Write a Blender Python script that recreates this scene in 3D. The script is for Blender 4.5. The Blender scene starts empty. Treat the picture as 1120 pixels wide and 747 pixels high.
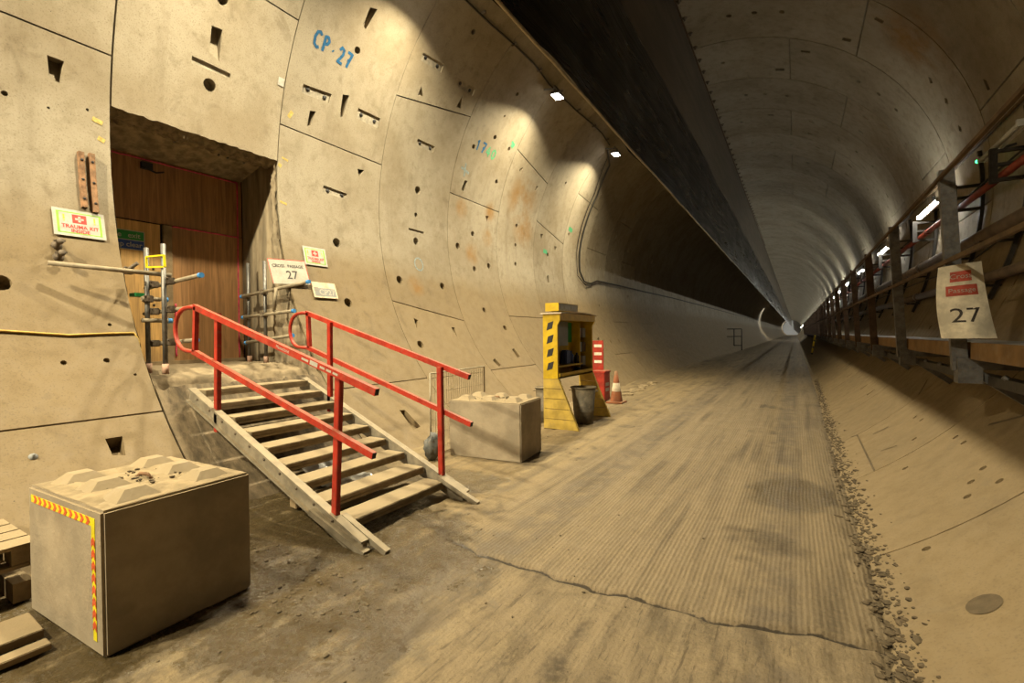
import bpy, bmesh, math, random
from mathutils import Vector, Matrix, noise
from mathutils.geometry import delaunay_2d_cdt
random.seed(27)
S = bpy.context.scene
COL = S.collection
R_ = math.radians

# ------------------------------------------------------------------ camera
CAM_H = 1.65
yaw, pit, rol, fpx = 0.540900, -0.013398, -0.0110755, 517.055
fw = Vector((-math.sin(yaw)*math.cos(pit), math.cos(yaw)*math.cos(pit), math.sin(pit)))
r0 = Vector((math.cos(yaw), math.sin(yaw), 0.0))
u0 = r0.cross(fw)
rt = r0*math.cos(rol) + u0*math.sin(rol)
up = -r0*math.sin(rol) + u0*math.cos(rol)
cd = bpy.data.cameras.new('camera')
cd.sensor_fit = 'HORIZONTAL'; cd.sensor_width = 36.0
cd.lens = fpx/1120.0*36.0
cd.clip_start = 0.05; cd.clip_end = 600
cam = bpy.data.objects.new('camera', cd); COL.objects.link(cam)
M = Matrix((rt, up, -fw)).transposed().to_4x4()
M.translation = Vector((0, 0, CAM_H))
cam.matrix_world = M
S.camera = cam

# ------------------------------------------------------------------ world, exposure
w = bpy.data.worlds.new('tunnel_dark'); S.world = w; w.use_nodes = True
w.node_tree.nodes['Background'].inputs[0].default_value = (0, 0, 0, 1)
w.node_tree.nodes['Background'].inputs[1].default_value = 0.0
S.view_settings.view_transform = 'Standard'
S.view_settings.look = 'None'
S.view_settings.exposure = 0.14
S.view_settings.gamma = 1.0
S.view_settings.use_curve_mapping = False
S.cycles.max_bounces = 8
S.cycles.diffuse_bounces = 6
S.cycles.glossy_bounces = 4
S.cycles.sample_clamp_indirect = 4.0
S.cycles.use_denoising = True

FLOOD_W = 330.0            # each LED floodlight high on the wall
FLOOD_Y = [14.1, 9.96, 5.8, 2.9, -2.6, -6.8]
FLOOD_COL = (1.0, 0.885, 0.615)
TUBE_L = 190.0              # radiance of the fluorescent tubes
TUBE_COL = (0.98, 1.0, 0.93)

# ------------------------------------------------------------------ tunnel frame
XC, ZC, RR, Y0, W = -1.9754, 3.9316, 4.634, 0.278, 2.0
def cylp(y, th, off=0.0):
    """point on the lining: th in degrees, off metres towards the axis"""
    a = R_(th); r = RR-off
    return Vector((XC+r*math.cos(a), y, ZC+r*math.sin(a)))
def cyln(th):
    a = R_(th); return Vector((-math.cos(a), 0, -math.sin(a)))

# ------------------------------------------------------------------ object helpers
ORI = {}
def tag(o, label=None, cat=None, group=None, kind=None):
    if label: o['label'] = label
    if cat: o['category'] = cat
    if group: o['group'] = group
    if kind: o['kind'] = kind
    return o
def thing(name, loc, label, cat=None, group=None, kind=None):
    o = bpy.data.objects.new(name, None); COL.objects.link(o)
    o.location = loc; o.empty_display_size = 0.2
    ORI[o.name] = Vector(loc)
    return tag(o, label, cat, group, kind)
def link(name, me, parent=None, loc=None):
    o = bpy.data.objects.new(name, me); COL.objects.link(o)
    if parent is not None:
        o.parent = parent; ORI[o.name] = ORI[parent.name]
        if loc is not None: o.location = Vector(loc)
    else:
        o.location = loc if loc is not None else (0, 0, 0)
        ORI[o.name] = Vector(o.location)
    return o
def copy_tree(o, parent=None):
    c = o.copy(); COL.objects.link(c)
    if parent is not None: c.parent = parent
    for ch in list(o.children): copy_tree(ch, c)
    return c

class MB:
    """collects geometry in world coordinates, builds ONE mesh object"""
    def __init__(s): s.v = []; s.f = []; s.m = []; s.s = []; s.mi = 0
    def add(s, vs, fs, smooth=False):
        n = len(s.v); s.v += [Vector(v) for v in vs]
        for f in fs: s.f.append([i+n for i in f]); s.m.append(s.mi); s.s.append(smooth)
        return s
    def box(s, c, size, rot=None, bev=0.0):
        c = Vector(c); hx, hy, hz = [d/2 for d in size]
        if bev <= 0:
            vs = [Vector((x*hx, y*hy, z*hz)) for z in (-1, 1) for y in (-1, 1) for x in (-1, 1)]
            fs = [(0,2,3,1),(4,5,7,6),(0,1,5,4),(2,6,7,3),(0,4,6,2),(1,3,7,5)]
        else:
            bm = bmesh.new(); bmesh.ops.create_cube(bm, size=1)
            for v in bm.verts: v.co = Vector((v.co.x*size[0], v.co.y*size[1], v.co.z*size[2]))
            bmesh.ops.bevel(bm, geom=bm.edges[:], offset=bev, segments=2, affect='EDGES')
            bm.verts.index_update(); vs = [v.co.copy() for v in bm.verts]
            fs = [[v.index for v in f.verts] for f in bm.faces]; bm.free()
        if rot is not None: vs = [rot @ v for v in vs]
        return s.add([v+c for v in vs], fs)
    def bb(s, x0, x1, y0, y1, z0, z1, bev=0.0):
        return s.box(((x0+x1)/2, (y0+y1)/2, (z0+z1)/2), (abs(x1-x0), abs(y1-y0), abs(z1-z0)), None, bev)
    def bar(s, a, b, wd, ht, upv=(0, 0, 1), bev=0.0):
        """box beam from a to b, ht along upv, wd sideways"""
        a = Vector(a); b = Vector(b); d = b-a; L = d.length; d.normalize()
        u = Vector(upv); sd = d.cross(u)
        if sd.length < 1e-4: sd = d.cross(Vector((1, 0, 0)))
        sd.normalize(); u = sd.cross(d)
        rot = Matrix((d, sd, u)).transposed()
        return s.box((a+b)/2, (L, wd, ht), rot, bev)
    def tube(s, pts, r, n=10, cap=True, closed=False, smooth=True):
        pts = [Vector(p) for p in pts]; k = len(pts); rings = []
        rs = r if isinstance(r, (list, tuple)) else [r]*k
        d0 = (pts[1]-pts[0]).normalized()
        ref = Vector((0, 0, 1)) if abs(d0.z) < .9 else Vector((1, 0, 0))
        x = d0.cross(ref).normalized()
        vs = []
        for i, p in enumerate(pts):
            if closed: d = pts[(i+1) % k]-pts[i-1]
            elif i == 0: d = pts[1]-pts[0]
            elif i == k-1: d = pts[-1]-pts[-2]
            else: d = pts[i+1]-pts[i-1]
            d.normalize(); x = (x-d*x.dot(d)).normalized(); y = d.cross(x)
            for j in range(n):
                a = 2*math.pi*j/n
                vs.append(p+(x*math.cos(a)+y*math.sin(a))*rs[i])
        fs = []
        for i in range(k if closed else k-1):
            for j in range(n):
                a = i*n+j; b = i*n+(j+1) % n; i2 = (i+1) % k
                fs.append((a, b, i2*n+(j+1) % n, i2*n+j))
        s.add(vs, fs, smooth)
        if cap and not closed:
            m = len(s.v)-len(vs)
            s.f.append([m+j for j in range(n)][::-1]); s.m.append(s.mi); s.s.append(False)
            s.f.append([m+(k-1)*n+j for j in range(n)]); s.m.append(s.mi); s.s.append(False)
        return s
    def lathe(s, c, prof, n=20, axis=(0, 0, 1), smooth=True):
        """prof: (radius, height along the axis) pairs, from c"""
        c = Vector(c); ax = Vector(axis).normalized()
        ref = Vector((1, 0, 0)) if abs(ax.x) < .9 else Vector((0, 1, 0))
        x = ax.cross(ref).normalized(); y = ax.cross(x)
        vs = []; fs = []
        for r, h in prof:
            for j in range(n):
                a = 2*math.pi*j/n; vs.append(c+ax*h+(x*math.cos(a)+y*math.sin(a))*r)
        for i in range(len(prof)-1):
            for j in range(n):
                fs.append((i*n+j, i*n+(j+1) % n, (i+1)*n+(j+1) % n, (i+1)*n+j))
        s.add(vs, fs, smooth)
        return s
    def prism(s, poly, d):
        """poly: 3D points of a flat polygon, extruded by vector d"""
        p = [Vector(q) for q in poly]; d = Vector(d); n = len(p)
        fs = [list(range(n))[::-1], list(range(n, 2*n))]
        fs += [(i, (i+1) % n, n+(i+1) % n, n+i) for i in range(n)]
        return s.add(p+[q+d for q in p], fs)
    def mesh(s, name, mats, org):
        me = bpy.data.meshes.new(name)
        me.from_pydata([tuple(v-org) for v in s.v], [], s.f)
        mats = mats if isinstance(mats, (list, tuple)) else [mats]
        for m in mats: me.materials.append(m)
        me.polygons.foreach_set('material_index', s.m)
        me.polygons.foreach_set('use_smooth', s.s)
        bm = bmesh.new(); bm.from_mesh(me)
        bmesh.ops.recalc_face_normals(bm, faces=bm.faces); bm.to_mesh(me); bm.free()
        me.update(); return me
    def build(s, name, mats, parent=None, org=None, label=None):
        if parent is not None:
            o = link(name, s.mesh(name, mats, ORI[parent.name]), parent)
        else:
            if org is None:
                xs = [v.x for v in s.v]; ys = [v.y for v in s.v]; zs = [v.z for v in s.v]
                org = Vector(((min(xs)+max(xs))/2, (min(ys)+max(ys))/2, min(zs)))
            o = link(name, s.mesh(name, mats, Vector(org)), None, Vector(org))
        if label: o['label'] = label
        return o

# ------------------------------------------------------------------ materials
class NT:
    def __init__(s, name):
        s.mat = bpy.data.materials.new(name); s.mat.use_nodes = True
        s.t = s.mat.node_tree; s.b = s.t.nodes['Principled BSDF']
        s.pos = s.n('ShaderNodeNewGeometry')
        s.tc = s.n('ShaderNodeTexCoord')
    def n(s, ty, **kw):
        nd = s.t.nodes.new(ty)
        for k, v in kw.items(): setattr(nd, k, v)
        return nd
    def set(s, inp, v):
        if isinstance(v, bpy.types.NodeSocket): s.t.links.new(v, inp)
        elif isinstance(v, (tuple, list)) and len(v) == 3 and inp.type == 'RGBA': inp.default_value = (*v, 1)
        else: inp.default_value = v
    def math(s, op, a, b=0.0, c=None, clamp=False):
        nd = s.n('ShaderNodeMath', operation=op); nd.use_clamp = clamp
        s.set(nd.inputs[0], a); s.set(nd.inputs[1], b)
        if c is not None: s.set(nd.inputs[2], c)
        return nd.outputs[0]
    def rng(s, v, a, b, c=0.0, d=1.0, smooth=True):
        nd = s.n('ShaderNodeMapRange'); nd.clamp = True
        nd.interpolation_type = 'SMOOTHSTEP' if smooth else 'LINEAR'
        for i, q in enumerate((v, a, b, c, d)): s.set(nd.inputs[i], q)
        return nd.outputs[0]
    def mix(s, f, a, b, mode='MIX'):
        nd = s.n('ShaderNodeMix', data_type='RGBA', blend_type=mode)
        s.set(nd.inputs[0], f); s.set(nd.inputs[6], a); s.set(nd.inputs[7], b)
        return nd.outputs[2]
    def scl(s, v, x, y, z):
        nd = s.n('ShaderNodeVectorMath', operation='MULTIPLY'); s.set(nd.inputs[0], v); nd.inputs[1].default_value = (x, y, z)
        return nd.outputs[0]
    def noise(s, scale, detail=4.0, rough=.55, vec=None, dist=0.0):
        nd = s.n('ShaderNodeTexNoise'); s.set(nd.inputs['Vector'], vec if vec is not None else s.pos.outputs['Position'])
        nd.inputs['Scale'].default_value = scale; nd.inputs['Detail'].default_value = detail
        nd.inputs['Roughness'].default_value = rough; nd.inputs['Distortion'].default_value = dist
        return nd.outputs['Fac']
    def voro(s, scale, vec=None, feat='F1'):
        nd = s.n('ShaderNodeTexVoronoi', feature=feat); s.set(nd.inputs['Vector'], vec if vec is not None else s.pos.outputs['Position'])
        nd.inputs['Scale'].default_value = scale
        return nd.outputs['Distance']
    def xyz(s):
        nd = s.n('ShaderNodeSeparateXYZ'); s.set(nd.inputs[0], s.pos.outputs['Position']); return nd.outputs
    def bump(s, h, strength=.3, dist=.02):
        nd = s.n('ShaderNodeBump'); nd.inputs['Strength'].default_value = strength; nd.inputs['Distance'].default_value = dist
        s.set(nd.inputs['Height'], h); s.t.links.new(nd.outputs[0], s.b.inputs['Normal'])
    def out(s, col, rough=.8, metal=0.0, spec=.3):
        s.set(s.b.inputs['Base Color'], col); s.set(s.b.inputs['Roughness'], rough)
        s.set(s.b.inputs['Metallic'], metal); s.b.inputs['Specular IOR Level'].default_value = spec
        return s.mat

DUST = (.25, .19, .107)
def simple(name, col, rough=.7, metal=0.0, var=.25, scale=5.0, bump=.15, bscale=45.0, dust=0.0, dirt=0.0, stretch=None, spec=.3):
    t = NT(name)
    vec = t.scl(t.pos.outputs['Position'], *stretch) if stretch else None
    n1 = t.noise(scale, 5, .6, vec)
    k = t.rng(n1, .3, .7, 1-var, 1+var*.5)
    c = t.mix(1.0, tuple(col), t.n('ShaderNodeCombineColor').outputs[0], 'MULTIPLY')
    cc = c.node.inputs[7].links[0].from_node
    for i in range(3): t.set(cc.inputs[i], k)
    if dirt > 0:
        c = t.mix(t.rng(t.noise(scale*2.3, 6, .65), .48, .68, 0, dirt), c, (.20, .145, .085))
    if dust > 0:
        nz = t.n('ShaderNodeSeparateXYZ'); t.set(nz.inputs[0], t.pos.outputs['Normal'])
        d = t.math('MULTIPLY', t.rng(nz.outputs[2], .35, .8), t.rng(t.noise(9, 5, .6), .25, .55, .55, 1.0))
        d = t.math('MULTIPLY', d, dust)
        c = t.mix(d, c, DUST)
    if bump > 0: t.bump(t.noise(bscale, 5, .6, vec), bump, .01)
    return t.out(c, rough, metal, spec)
def emit(name, col, strength):
    t = NT(name)
    t.b.inputs['Base Color'].default_value = (*col, 1)
    t.b.inputs['Emission Color'].default_value = (*col, 1)
    t.b.inputs['Emission Strength'].default_value = strength
    return t.mat

def lining_mat(name):
    t = NT(name); P = t.pos.outputs['Position']; x, y, z = t.xyz()
    n1 = t.noise(.8, 6, .6); n2 = t.noise(6, 6, .65); n3 = t.noise(28, 5, .6)
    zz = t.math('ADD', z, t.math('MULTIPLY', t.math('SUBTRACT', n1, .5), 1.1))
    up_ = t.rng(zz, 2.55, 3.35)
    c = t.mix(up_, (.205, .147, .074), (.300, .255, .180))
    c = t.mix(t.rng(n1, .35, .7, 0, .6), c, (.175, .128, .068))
    c = t.mix(t.rng(n2, .45, .75, 0, .32), c, (.13, .094, .05))
    st = t.noise(1.0, 5, .6, t.scl(P, 3.0, 3.0, .22))
    c = t.mix(t.rng(st, .55, .75, 0, .35), c, (.125, .09, .048))
    # rust stains bled from the grout sockets
    rust = None
    for (ry, rth, rad) in ((11.3, 163, .95), (11.6, 171, .7), (9.9, 170, .35), (9.85, 178, .3), (9.2, 184, .35), (8.75, 172, .28), (7.05, 196, .3), (2.9, 152, .4), (10.6, 36, 1.0)):
        d = t.n('ShaderNodeVectorMath', operation='DISTANCE'); t.set(d.inputs[0], P)
        d.inputs[1].default_value = cylp(ry, rth)
        m = t.rng(d.outputs['Value'], rad, rad*.25, 0, 1)
        rust = m if rust is None else t.math('MAXIMUM', rust, m)
    rust = t.math('MULTIPLY', rust, t.rng(t.noise(1.6, 5, .65), .32, .68, 0, .85))
    c = t.mix(rust, c, (.235, .115, .02))
    # small blow holes and chips
    pits = t.rng(t.voro(9.0), .035, .055, 1, 0)
    pits = t.math('MULTIPLY', pits, t.rng(t.noise(1.7, 2), .5, .6))
    c = t.mix(t.math('MULTIPLY', pits, .8), c, (.045, .034, .02))
    sp_ = t.noise(70, 3, .6); c = t.mix(t.rng(sp_, .52, .68, 0, .4), c, (.10, .073, .04))
    bl = t.noise(3.0, 6, .7, None, .6); c = t.mix(t.rng(bl, .56, .66, 0, .28), c, (.115, .085, .048))
    oi = t.n('ShaderNodeObjectInfo')
    k = t.rng(oi.outputs['Random'], 0, 1, .90, 1.06, False)
    cc = t.n('ShaderNodeCombineColor')
    for i in range(3): t.set(cc.inputs[i], k)
    c = t.mix(1.0, c, cc.outputs[0], 'MULTIPLY')
    h = t.math('ADD', t.math('MULTIPLY', n3, .5), t.math('MULTIPLY', n2, .8))
    t.bump(t.math('SUBTRACT', h, pits), .18, .015)
    return t.out(c, t.rng(n2, .3, .7, .62, .85), 0, .3)

def floor_mat(name):
    t = NT(name); P = t.pos.outputs['Position']; x, y, z = t.xyz()
    n1 = t.noise(.7, 6, .62); n2 = t.noise(4.5, 7, .68); n3 = t.noise(30, 6, .65)
    ln = t.noise(1.0, 6, .7, t.scl(P, 7.0, .28, 1)); ln2 = t.noise(1.0, 4, .6, t.scl(P, 28.0, .6, 1))
    road = t.rng(t.math('ADD', x, t.math('MULTIPLY', t.math('SUBTRACT', n1, .5), .9)), -2.75, -2.15)
    xs_ = t.math('ADD', x, 1.2)
    cy_ = t.math('ADD', t.math('MULTIPLY_ADD', t.math('MULTIPLY', xs_, xs_), .075, 2.9), t.math('ADD', t.math('MULTIPLY', t.math('SINE', t.math('MULTIPLY_ADD', x, 7.3, 1.0)), .02), t.math('MULTIPLY', t.math('SINE', t.math('MULTIPLY', x, 19.0)), .012)))
    dc = t.math('SUBTRACT', t.math('ADD', y, t.math('MULTIPLY', t.math('SUBTRACT', t.noise(14, 4, .6), .5), .035)), cy_)
    far = t.rng(dc, -.01, .03)
    crk = t.math('MULTIPLY', t.rng(t.math('SUBTRACT', t.math('ABSOLUTE', dc), t.rng(t.noise(2.2, 2), .35, .65, .0, .008)), .0, .007, 1, 0), t.rng(x, -2.6, -2.3))
    c = t.mix(road, (.235, .170, .083), (.215, .160, .090))
    c = t.mix(t.rng(ln, .42, .66, 0, .7), c, (.135, .10, .056))
    c = t.mix(t.rng(n2, .52, .72, 0, .55), c, (.25, .19, .108))
    c = t.mix(t.rng(ln2, .5, .75, 0, .4), c, (.14, .105, .065))
    # wet mud round the stair foot and in front of the near block
    def spot(px, py, ra, rb):
        dx = t.math('DIVIDE', t.math('SUBTRACT', x, px), ra); dy = t.math('DIVIDE', t.math('SUBTRACT', y, py), rb)
        d = t.math('SQRT', t.math('ADD', t.math('MULTIPLY', dx, dx), t.math('MULTIPLY', dy, dy)))
        d = t.math('ADD', d, t.math('MULTIPLY', t.math('SUBTRACT', n2, .5), 1.3))
        return t.rng(d, .85, 1.25, 1, 0)
    wet = t.math('MAXIMUM', spot(-3.35, 2.5, 1.35, 1.0), spot(-2.7, 1.75, .9, .55))
    wet = t.math('MAXIMUM', wet, spot(-3.5, .7, .9, .6))
    wet = t.math('MAXIMUM', wet, t.math('MULTIPLY', spot(-.05, 5.6, .35, .55), .6))
    wet = t.math('MAXIMUM', wet, t.math('MULTIPLY', spot(-3.3, 4.3, .6, .35), .7))
    c = t.mix(t.math('MULTIPLY', wet, .92), c, (.048, .033, .012))
    tyre = t.math('MULTIPLY', t.rng(t.noise(3, 5, .7), .35, .6), t.math('MAXIMUM', t.rng(t.math('ABSOLUTE', t.math('ADD', x, 1.95)), .1, .28, 1, 0), t.rng(t.math('ABSOLUTE', t.math('ADD', x, .12)), .06, .22, 1, 0)))
    c = t.mix(t.math('MULTIPLY', tyre, .75), c, (.12, .092, .06))
    c = t.mix(t.math('MULTIPLY', t.rng(n3, .55, .75), .35), c, (.09, .068, .04))
    at = t.n('ShaderNodeAttribute'); at.attribute_name = 'mud'
    c = t.mix(t.math('MULTIPLY', at.outputs['Fac'], t.rng(n3, .3, .6, .45, .95)), c, (.062, .045, .025))
    sn = t.math('SINE', t.math('MULTIPLY', t.math('ADD', x, t.math('MULTIPLY', n1, .04)), 2*math.pi/.031))
    rl = t.math('MULTIPLY', t.math('MULTIPLY', t.rng(sn, .1, .9), t.math('MULTIPLY', road, far)), t.rng(n2, .35, .6, .05, .32))
    c = t.mix(rl, c, (.095, .072, .043))
    nr = t.math('SUBTRACT', 1.0, far)
    bz = t.noise(2.2, 8, .75, None, .8)
    c = t.mix(t.math('MULTIPLY', t.math('MULTIPLY', nr, t.math('SUBTRACT', 1.0, t.math('MULTIPLY', wet, .8))), t.rng(bz, .50, .60, 0, .45)), c, (.125, .094, .052))
    c = t.mix(t.math('MULTIPLY', nr, t.rng(t.noise(3.1, 8, .75, t.scl(P, 1.6, .7, 1)), .53, .64, 0, .45)), c, (.25, .19, .105))
    sk = t.noise(1.0, 7, .7, t.scl(P, 17.0, 2.4, 1), .5); sk2 = t.noise(1.0, 6, .7, t.scl(P, 45.0, 4.0, 1))
    c = t.mix(t.math('MULTIPLY', t.math('ADD', .35, t.math('MULTIPLY', nr, .65)), t.rng(sk, .57, .65, 0, .65)), c, (.065, .046, .024))
    c = t.mix(t.math('MULTIPLY', t.math('ADD', .3, t.math('MULTIPLY', nr, .5)), t.rng(sk2, .56, .66, 0, .7)), c, (.07, .05, .028))
    fine = t.noise(110, 4, .7); c = t.mix(t.rng(fine, .5, .68, 0, .55), c, (.075, .055, .032))
    pit = t.math('MULTIPLY', t.rng(t.voro(16), .04, .09, 1, 0), t.rng(t.noise(1.3, 3), .48, .58)); c = t.mix(t.math('MULTIPLY', pit, .8), c, (.03, .022, .013))
    c = t.mix(t.math('MULTIPLY', crk, .9), c, (.022, .016, .009))
    ridge = t.math('SINE', t.math('MULTIPLY', t.math('ADD', x, t.math('MULTIPLY', n1, .04)), 2*math.pi/.031))
    ridge = t.math('MULTIPLY', t.math('MULTIPLY', ridge, t.math('MULTIPLY', road, t.math('ADD', .25, t.math('MULTIPLY', far, .75)))), .10)
    h = t.math('ADD', t.math('MULTIPLY', n3, .8), t.math('ADD', ridge, t.math('MULTIPLY', n2, .9)))
    t.bump(t.math('ADD', h, t.math('MULTIPLY', sk, -.5)), .6, .024)
    return t.out(c, t.math('SUBTRACT', t.rng(n2, .3, .7, .7, .9), t.math('MULTIPLY', wet, t.rng(n3, .35, .6, .3, .68))), 0, .35)

def membrane_mat(name):
    t = NT(name); P = t.pos.outputs['Position']
    a = t.noise(1.0, 3, .5, t.scl(P, 14.0, .16, 14.0), .6); b = t.noise(1.0, 4, .55, t.scl(P, 4.0, .3, 4.0), 1.2)
    t.bump(t.math('ADD', t.math('MULTIPLY', a, .6), b), .45, .05)
    return t.out(t.mix(t.rng(a, .4, .7), (.004, .004, .0045), (.010, .0095, .009)), t.rng(b, .3, .7, .25, .42), 0, .16)

def plywood_mat(name, col, grain=(1, 3, .15)):
    t = NT(name); P = t.pos.outputs['Position']
    g = t.noise(2.0, 7, .65, t.scl(P, grain[0]*3, grain[1]*3, grain[2]*3), 1.2)
    c = t.mix(t.rng(g, .3, .7), tuple(v*.6 for v in col), tuple(v*1.15 for v in col))
    c = t.mix(t.rng(t.noise(1.3, 5, .6), .45, .75, 0, .5), c, (.16, .10, .055))
    t.bump(g, .1, .01)
    return t.out(c, .6, 0, .3)

def mesh_paint(name, col): return simple(name, col, .7, 0, .2, 20, 0)

MAT = {}
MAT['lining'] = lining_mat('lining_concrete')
MAT['floor'] = floor_mat('muddy_concrete')
MAT['membrane'] = membrane_mat('black_membrane')
MAT['sheet'] = simple('duct_side_sheet', (0.105, 0.084, 0.058), .5, 0, .3, 1.2, .2, 6, stretch=(4, .4, 4))
MAT['rough'] = simple('broken_concrete', (0.175, 0.133, 0.080), .95, 0, .55, 9, .9, 22, dirt=.6)
MAT['jamb'] = simple('stained_concrete', (0.245, 0.194, 0.122), .9, 0, .5, 2.5, .4, 30, dirt=.5, stretch=(3, 3, .4))
MAT['apron'] = simple('muddy_apron_concrete', (0.133, 0.098, 0.055), .8, 0, .5, 3, .5, 25, dirt=.7, stretch=(2, 4, .7))
MAT['sill'] = simple('dusty_sill_concrete', (0.223, 0.170, 0.101), .95, 0, .35, 6, .7, 25, dirt=.4)
MAT['block'] = simple('cast_block_concrete', (0.300, 0.243, 0.164), .9, 0, .25, 3, .35, 40, dust=.95, dirt=.25)
MAT['block_light'] = simple('dusted_block_end', (0.313, 0.238, 0.136), .9, 0, .22, 3, .3, 40, dust=.95, dirt=.2, stretch=(3, 3, .5))
MAT['timber'] = simple('dusty_timber', (0.223, 0.159, 0.085), .85, 0, .35, 6, .3, 60, dust=.8, dirt=.3)
MAT['tread'] = simple('stair_tread_dusty', (0.180, 0.138, 0.080), .8, 0, .3, 8, .3, 70, dust=.95, dirt=.35)
MAT['alloy'] = simple('dusty_alloy', (0.265, 0.228, 0.165), .55, .35, .3, 9, .2, 60, dust=.5, dirt=.35)
MAT['red'] = simple('red_paint', (0.329, 0.024, 0.011), .5, 0, .3, 9, .1, 50, dust=.35, dirt=.2)
MAT['galv'] = simple('galvanised_tube', (0.143, 0.136, 0.123), .45, .6, .3, 12, .1, 50, dirt=.2)
MAT['dusty_tube'] = simple('dusty_tube', (0.233, 0.191, 0.127), .7, .2, .3, 10, .15, 50, dust=.6)
MAT['clamp'] = simple('rusty_coupler', (.13, .10, .07), .7, .4, .4, 20, .3, 60, dirt=.3)
MAT['blue'] = simple('blue_cap', (.05, .22, .50), .5, 0, .2, 20, .05, dirt=.1)
MAT['rust'] = simple('rusty_channel', (.24, .13, .065), .85, .1, .5, 14, .5, 60, dirt=.4)
MAT['steel_dark'] = simple('galvanised_dark_post', (0.139, 0.135, 0.135), .6, .4, .4, 14, .3, 60, dirt=.3)
MAT['post_brown'] = simple('rusty_brown_post', (.075, .045, .026), .75, .2, .4, 10, .3, 50)
MAT['rail_brown'] = simple('dusty_brown_rail', (0.094, 0.057, 0.027), .75, .1, .4, 6, .2, 50)
MAT['kick'] = simple('orange_kickboard', (0.169, 0.094, 0.033), .75, 0, .3, 5, .2, 50, dirt=.4)
MAT['deck'] = simple('pale_walkway_deck', (.42, .41, .38), .75, 0, .25, 7, .3, 60)
MAT['bracket'] = simple('black_bracket', (.045, .038, .03), .6, .3, .3, 14, .2, 50)
MAT['redpipe'] = simple('red_fire_pipe', (0.196, 0.035, 0.017), .5, 0, .3, 6, .1, 50, dust=.4)
MAT['greypipe'] = simple('grey_brown_pipe', (0.105, 0.070, 0.045), .55, .1, .3, 5, .1, 50, dust=.5)
MAT['cable'] = simple('black_cable', (.03, .026, .02), .6, 0, .2, 20, .05, dust=.3)
MAT['cable_y'] = simple('yellow_cable', (.45, .30, .07), .65, 0, .2, 20, .05)
MAT['yellow'] = simple('yellow_paint', (0.464, 0.302, 0.008), .5, 0, .22, 6, .1, 40, dust=.5, dirt=.12)
MAT['yellow_dusty'] = simple('yellow_dusty_boards', (0.40, 0.275, 0.05), .75, 0, .3, 5, .25, 50, dust=.7, dirt=.25)
MAT['black'] = simple('black_paint', (.02, .018, .016), .6, 0, .2, 10, .05)
MAT['white'] = simple('white_print', (0.367, 0.348, 0.298), .6, 0, .12, 14, .0, dirt=.15)
MAT['sign_white'] = simple('dusty_white_board', (0.361, 0.329, 0.266), .65, 0, .15, 9, .0, dirt=.18)
MAT['paper'] = simple('stained_paper', (0.765, 0.695, 0.545), .75, 0, .35, 6, .1, 40, dirt=.2)
MAT['red_print'] = simple('red_print', (0.468, 0.039, 0.027), .6, 0, .2, 20, 0)
MAT['green_print'] = simple('green_print', (0.218, 0.452, 0.047), .6, 0, .2, 20, 0)
MAT['dkgreen'] = simple('dark_green_print', (.02, .20, .05), .5, 0, .2, 20, 0)
MAT['dkblue'] = simple('dark_blue_print', (.02, .06, .26), .5, 0, .2, 20, 0)
MAT['orange_print'] = simple('orange_print', (.78, .40, .03), .6, 0, .2, 20, 0)
MAT['dark_print'] = simple('dark_print', (.06, .05, .045), .7, 0, .2, 20, 0)
MAT['grey_print'] = simple('grey_print', (.22, .20, .17), .7, 0, .2, 20, 0)
MAT['tape_y'] = simple('hazard_yellow', (0.629, 0.527, 0.009), .45, 0, .15, 14, 0, dirt=.1)
MAT['tape_r'] = simple('hazard_red', (.55, .09, .025), .45, 0, .2, 14, 0)
MAT['pink'] = simple('pink_tape', (.55, .06, .11), .6, 0, .3, 20, 0)
MAT['ply'] = plywood_mat('brown_plywood', (.30, .155, .06))
MAT['ply_o'] = plywood_mat('orange_plywood', (.52, .31, .105))
MAT['graf_blue'] = simple('blue_spray', (.010, .085, .19), .8, 0, .4, 30, 0)
MAT['graf_pale'] = simple('pale_blue_spray', (.20, .24, .23), .8, 0, .4, 30, 0)
MAT['graf_green'] = simple('green_spray', (.07, .30, .14), .8, 0, .4, 30, 0)
MAT['graf_yellow'] = simple('yellow_spray', (.42, .31, .09), .8, 0, .3, 30, 0)
MAT['mud'] = simple('mud_clods', (0.056, 0.039, 0.022), .95, 0, .55, 12, .6, 30, dust=.25)
MAT['dustpile'] = simple('dust_pile', (0.244, 0.183, 0.101), .95, 0, .3, 8, .5, 40)
MAT['bin'] = simple('grimy_bin', (0.120, 0.102, 0.072), .7, .2, .4, 8, .2, 40, dust=.5, dirt=.5)
MAT['cone'] = simple('dusty_cone_orange', (0.300, 0.102, 0.042), .7, 0, .3, 8, .1, dust=.5, dirt=.4)
MAT['sleeve'] = simple('pale_sleeve', (.36, .22, .15), .7, 0, .3, 8, .1)
MAT['cone_w'] = simple('dusty_cone_white', (0.524, 0.428, 0.295), .7, 0, .3, 8, .1)
MAT['plastic'] = simple('clear_sheeting', (.62, .61, .58), .16, 0, .3, 5, .3, 12, spec=.6)
MAT['sack'] = simple('grimy_sack', (0.112, 0.112, 0.101), .5, 0, .4, 9, .5, 20, dirt=.4)
MAT['grey_panel'] = simple('grey_panel', (0.204, 0.204, 0.189), .5, 0, .1, 8, .05)
MAT['navy'] = simple('navy_holder', (.02, .03, .10), .5, 0, .2, 8, .05)
MAT['wire'] = simple('dusty_wire', (0.340, 0.286, 0.197), .6, .3, .2, 10, 0)
MAT['lamp_body'] = simple('lamp_housing', (.12, .115, .11), .5, .4, .2, 10, .05)
MAT['lamp_lens'] = emit('flood_lens', (1.0, .97, .90), 60.0)
MAT['tube'] = emit('fluorescent_tube', TUBE_COL, TUBE_L)
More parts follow.
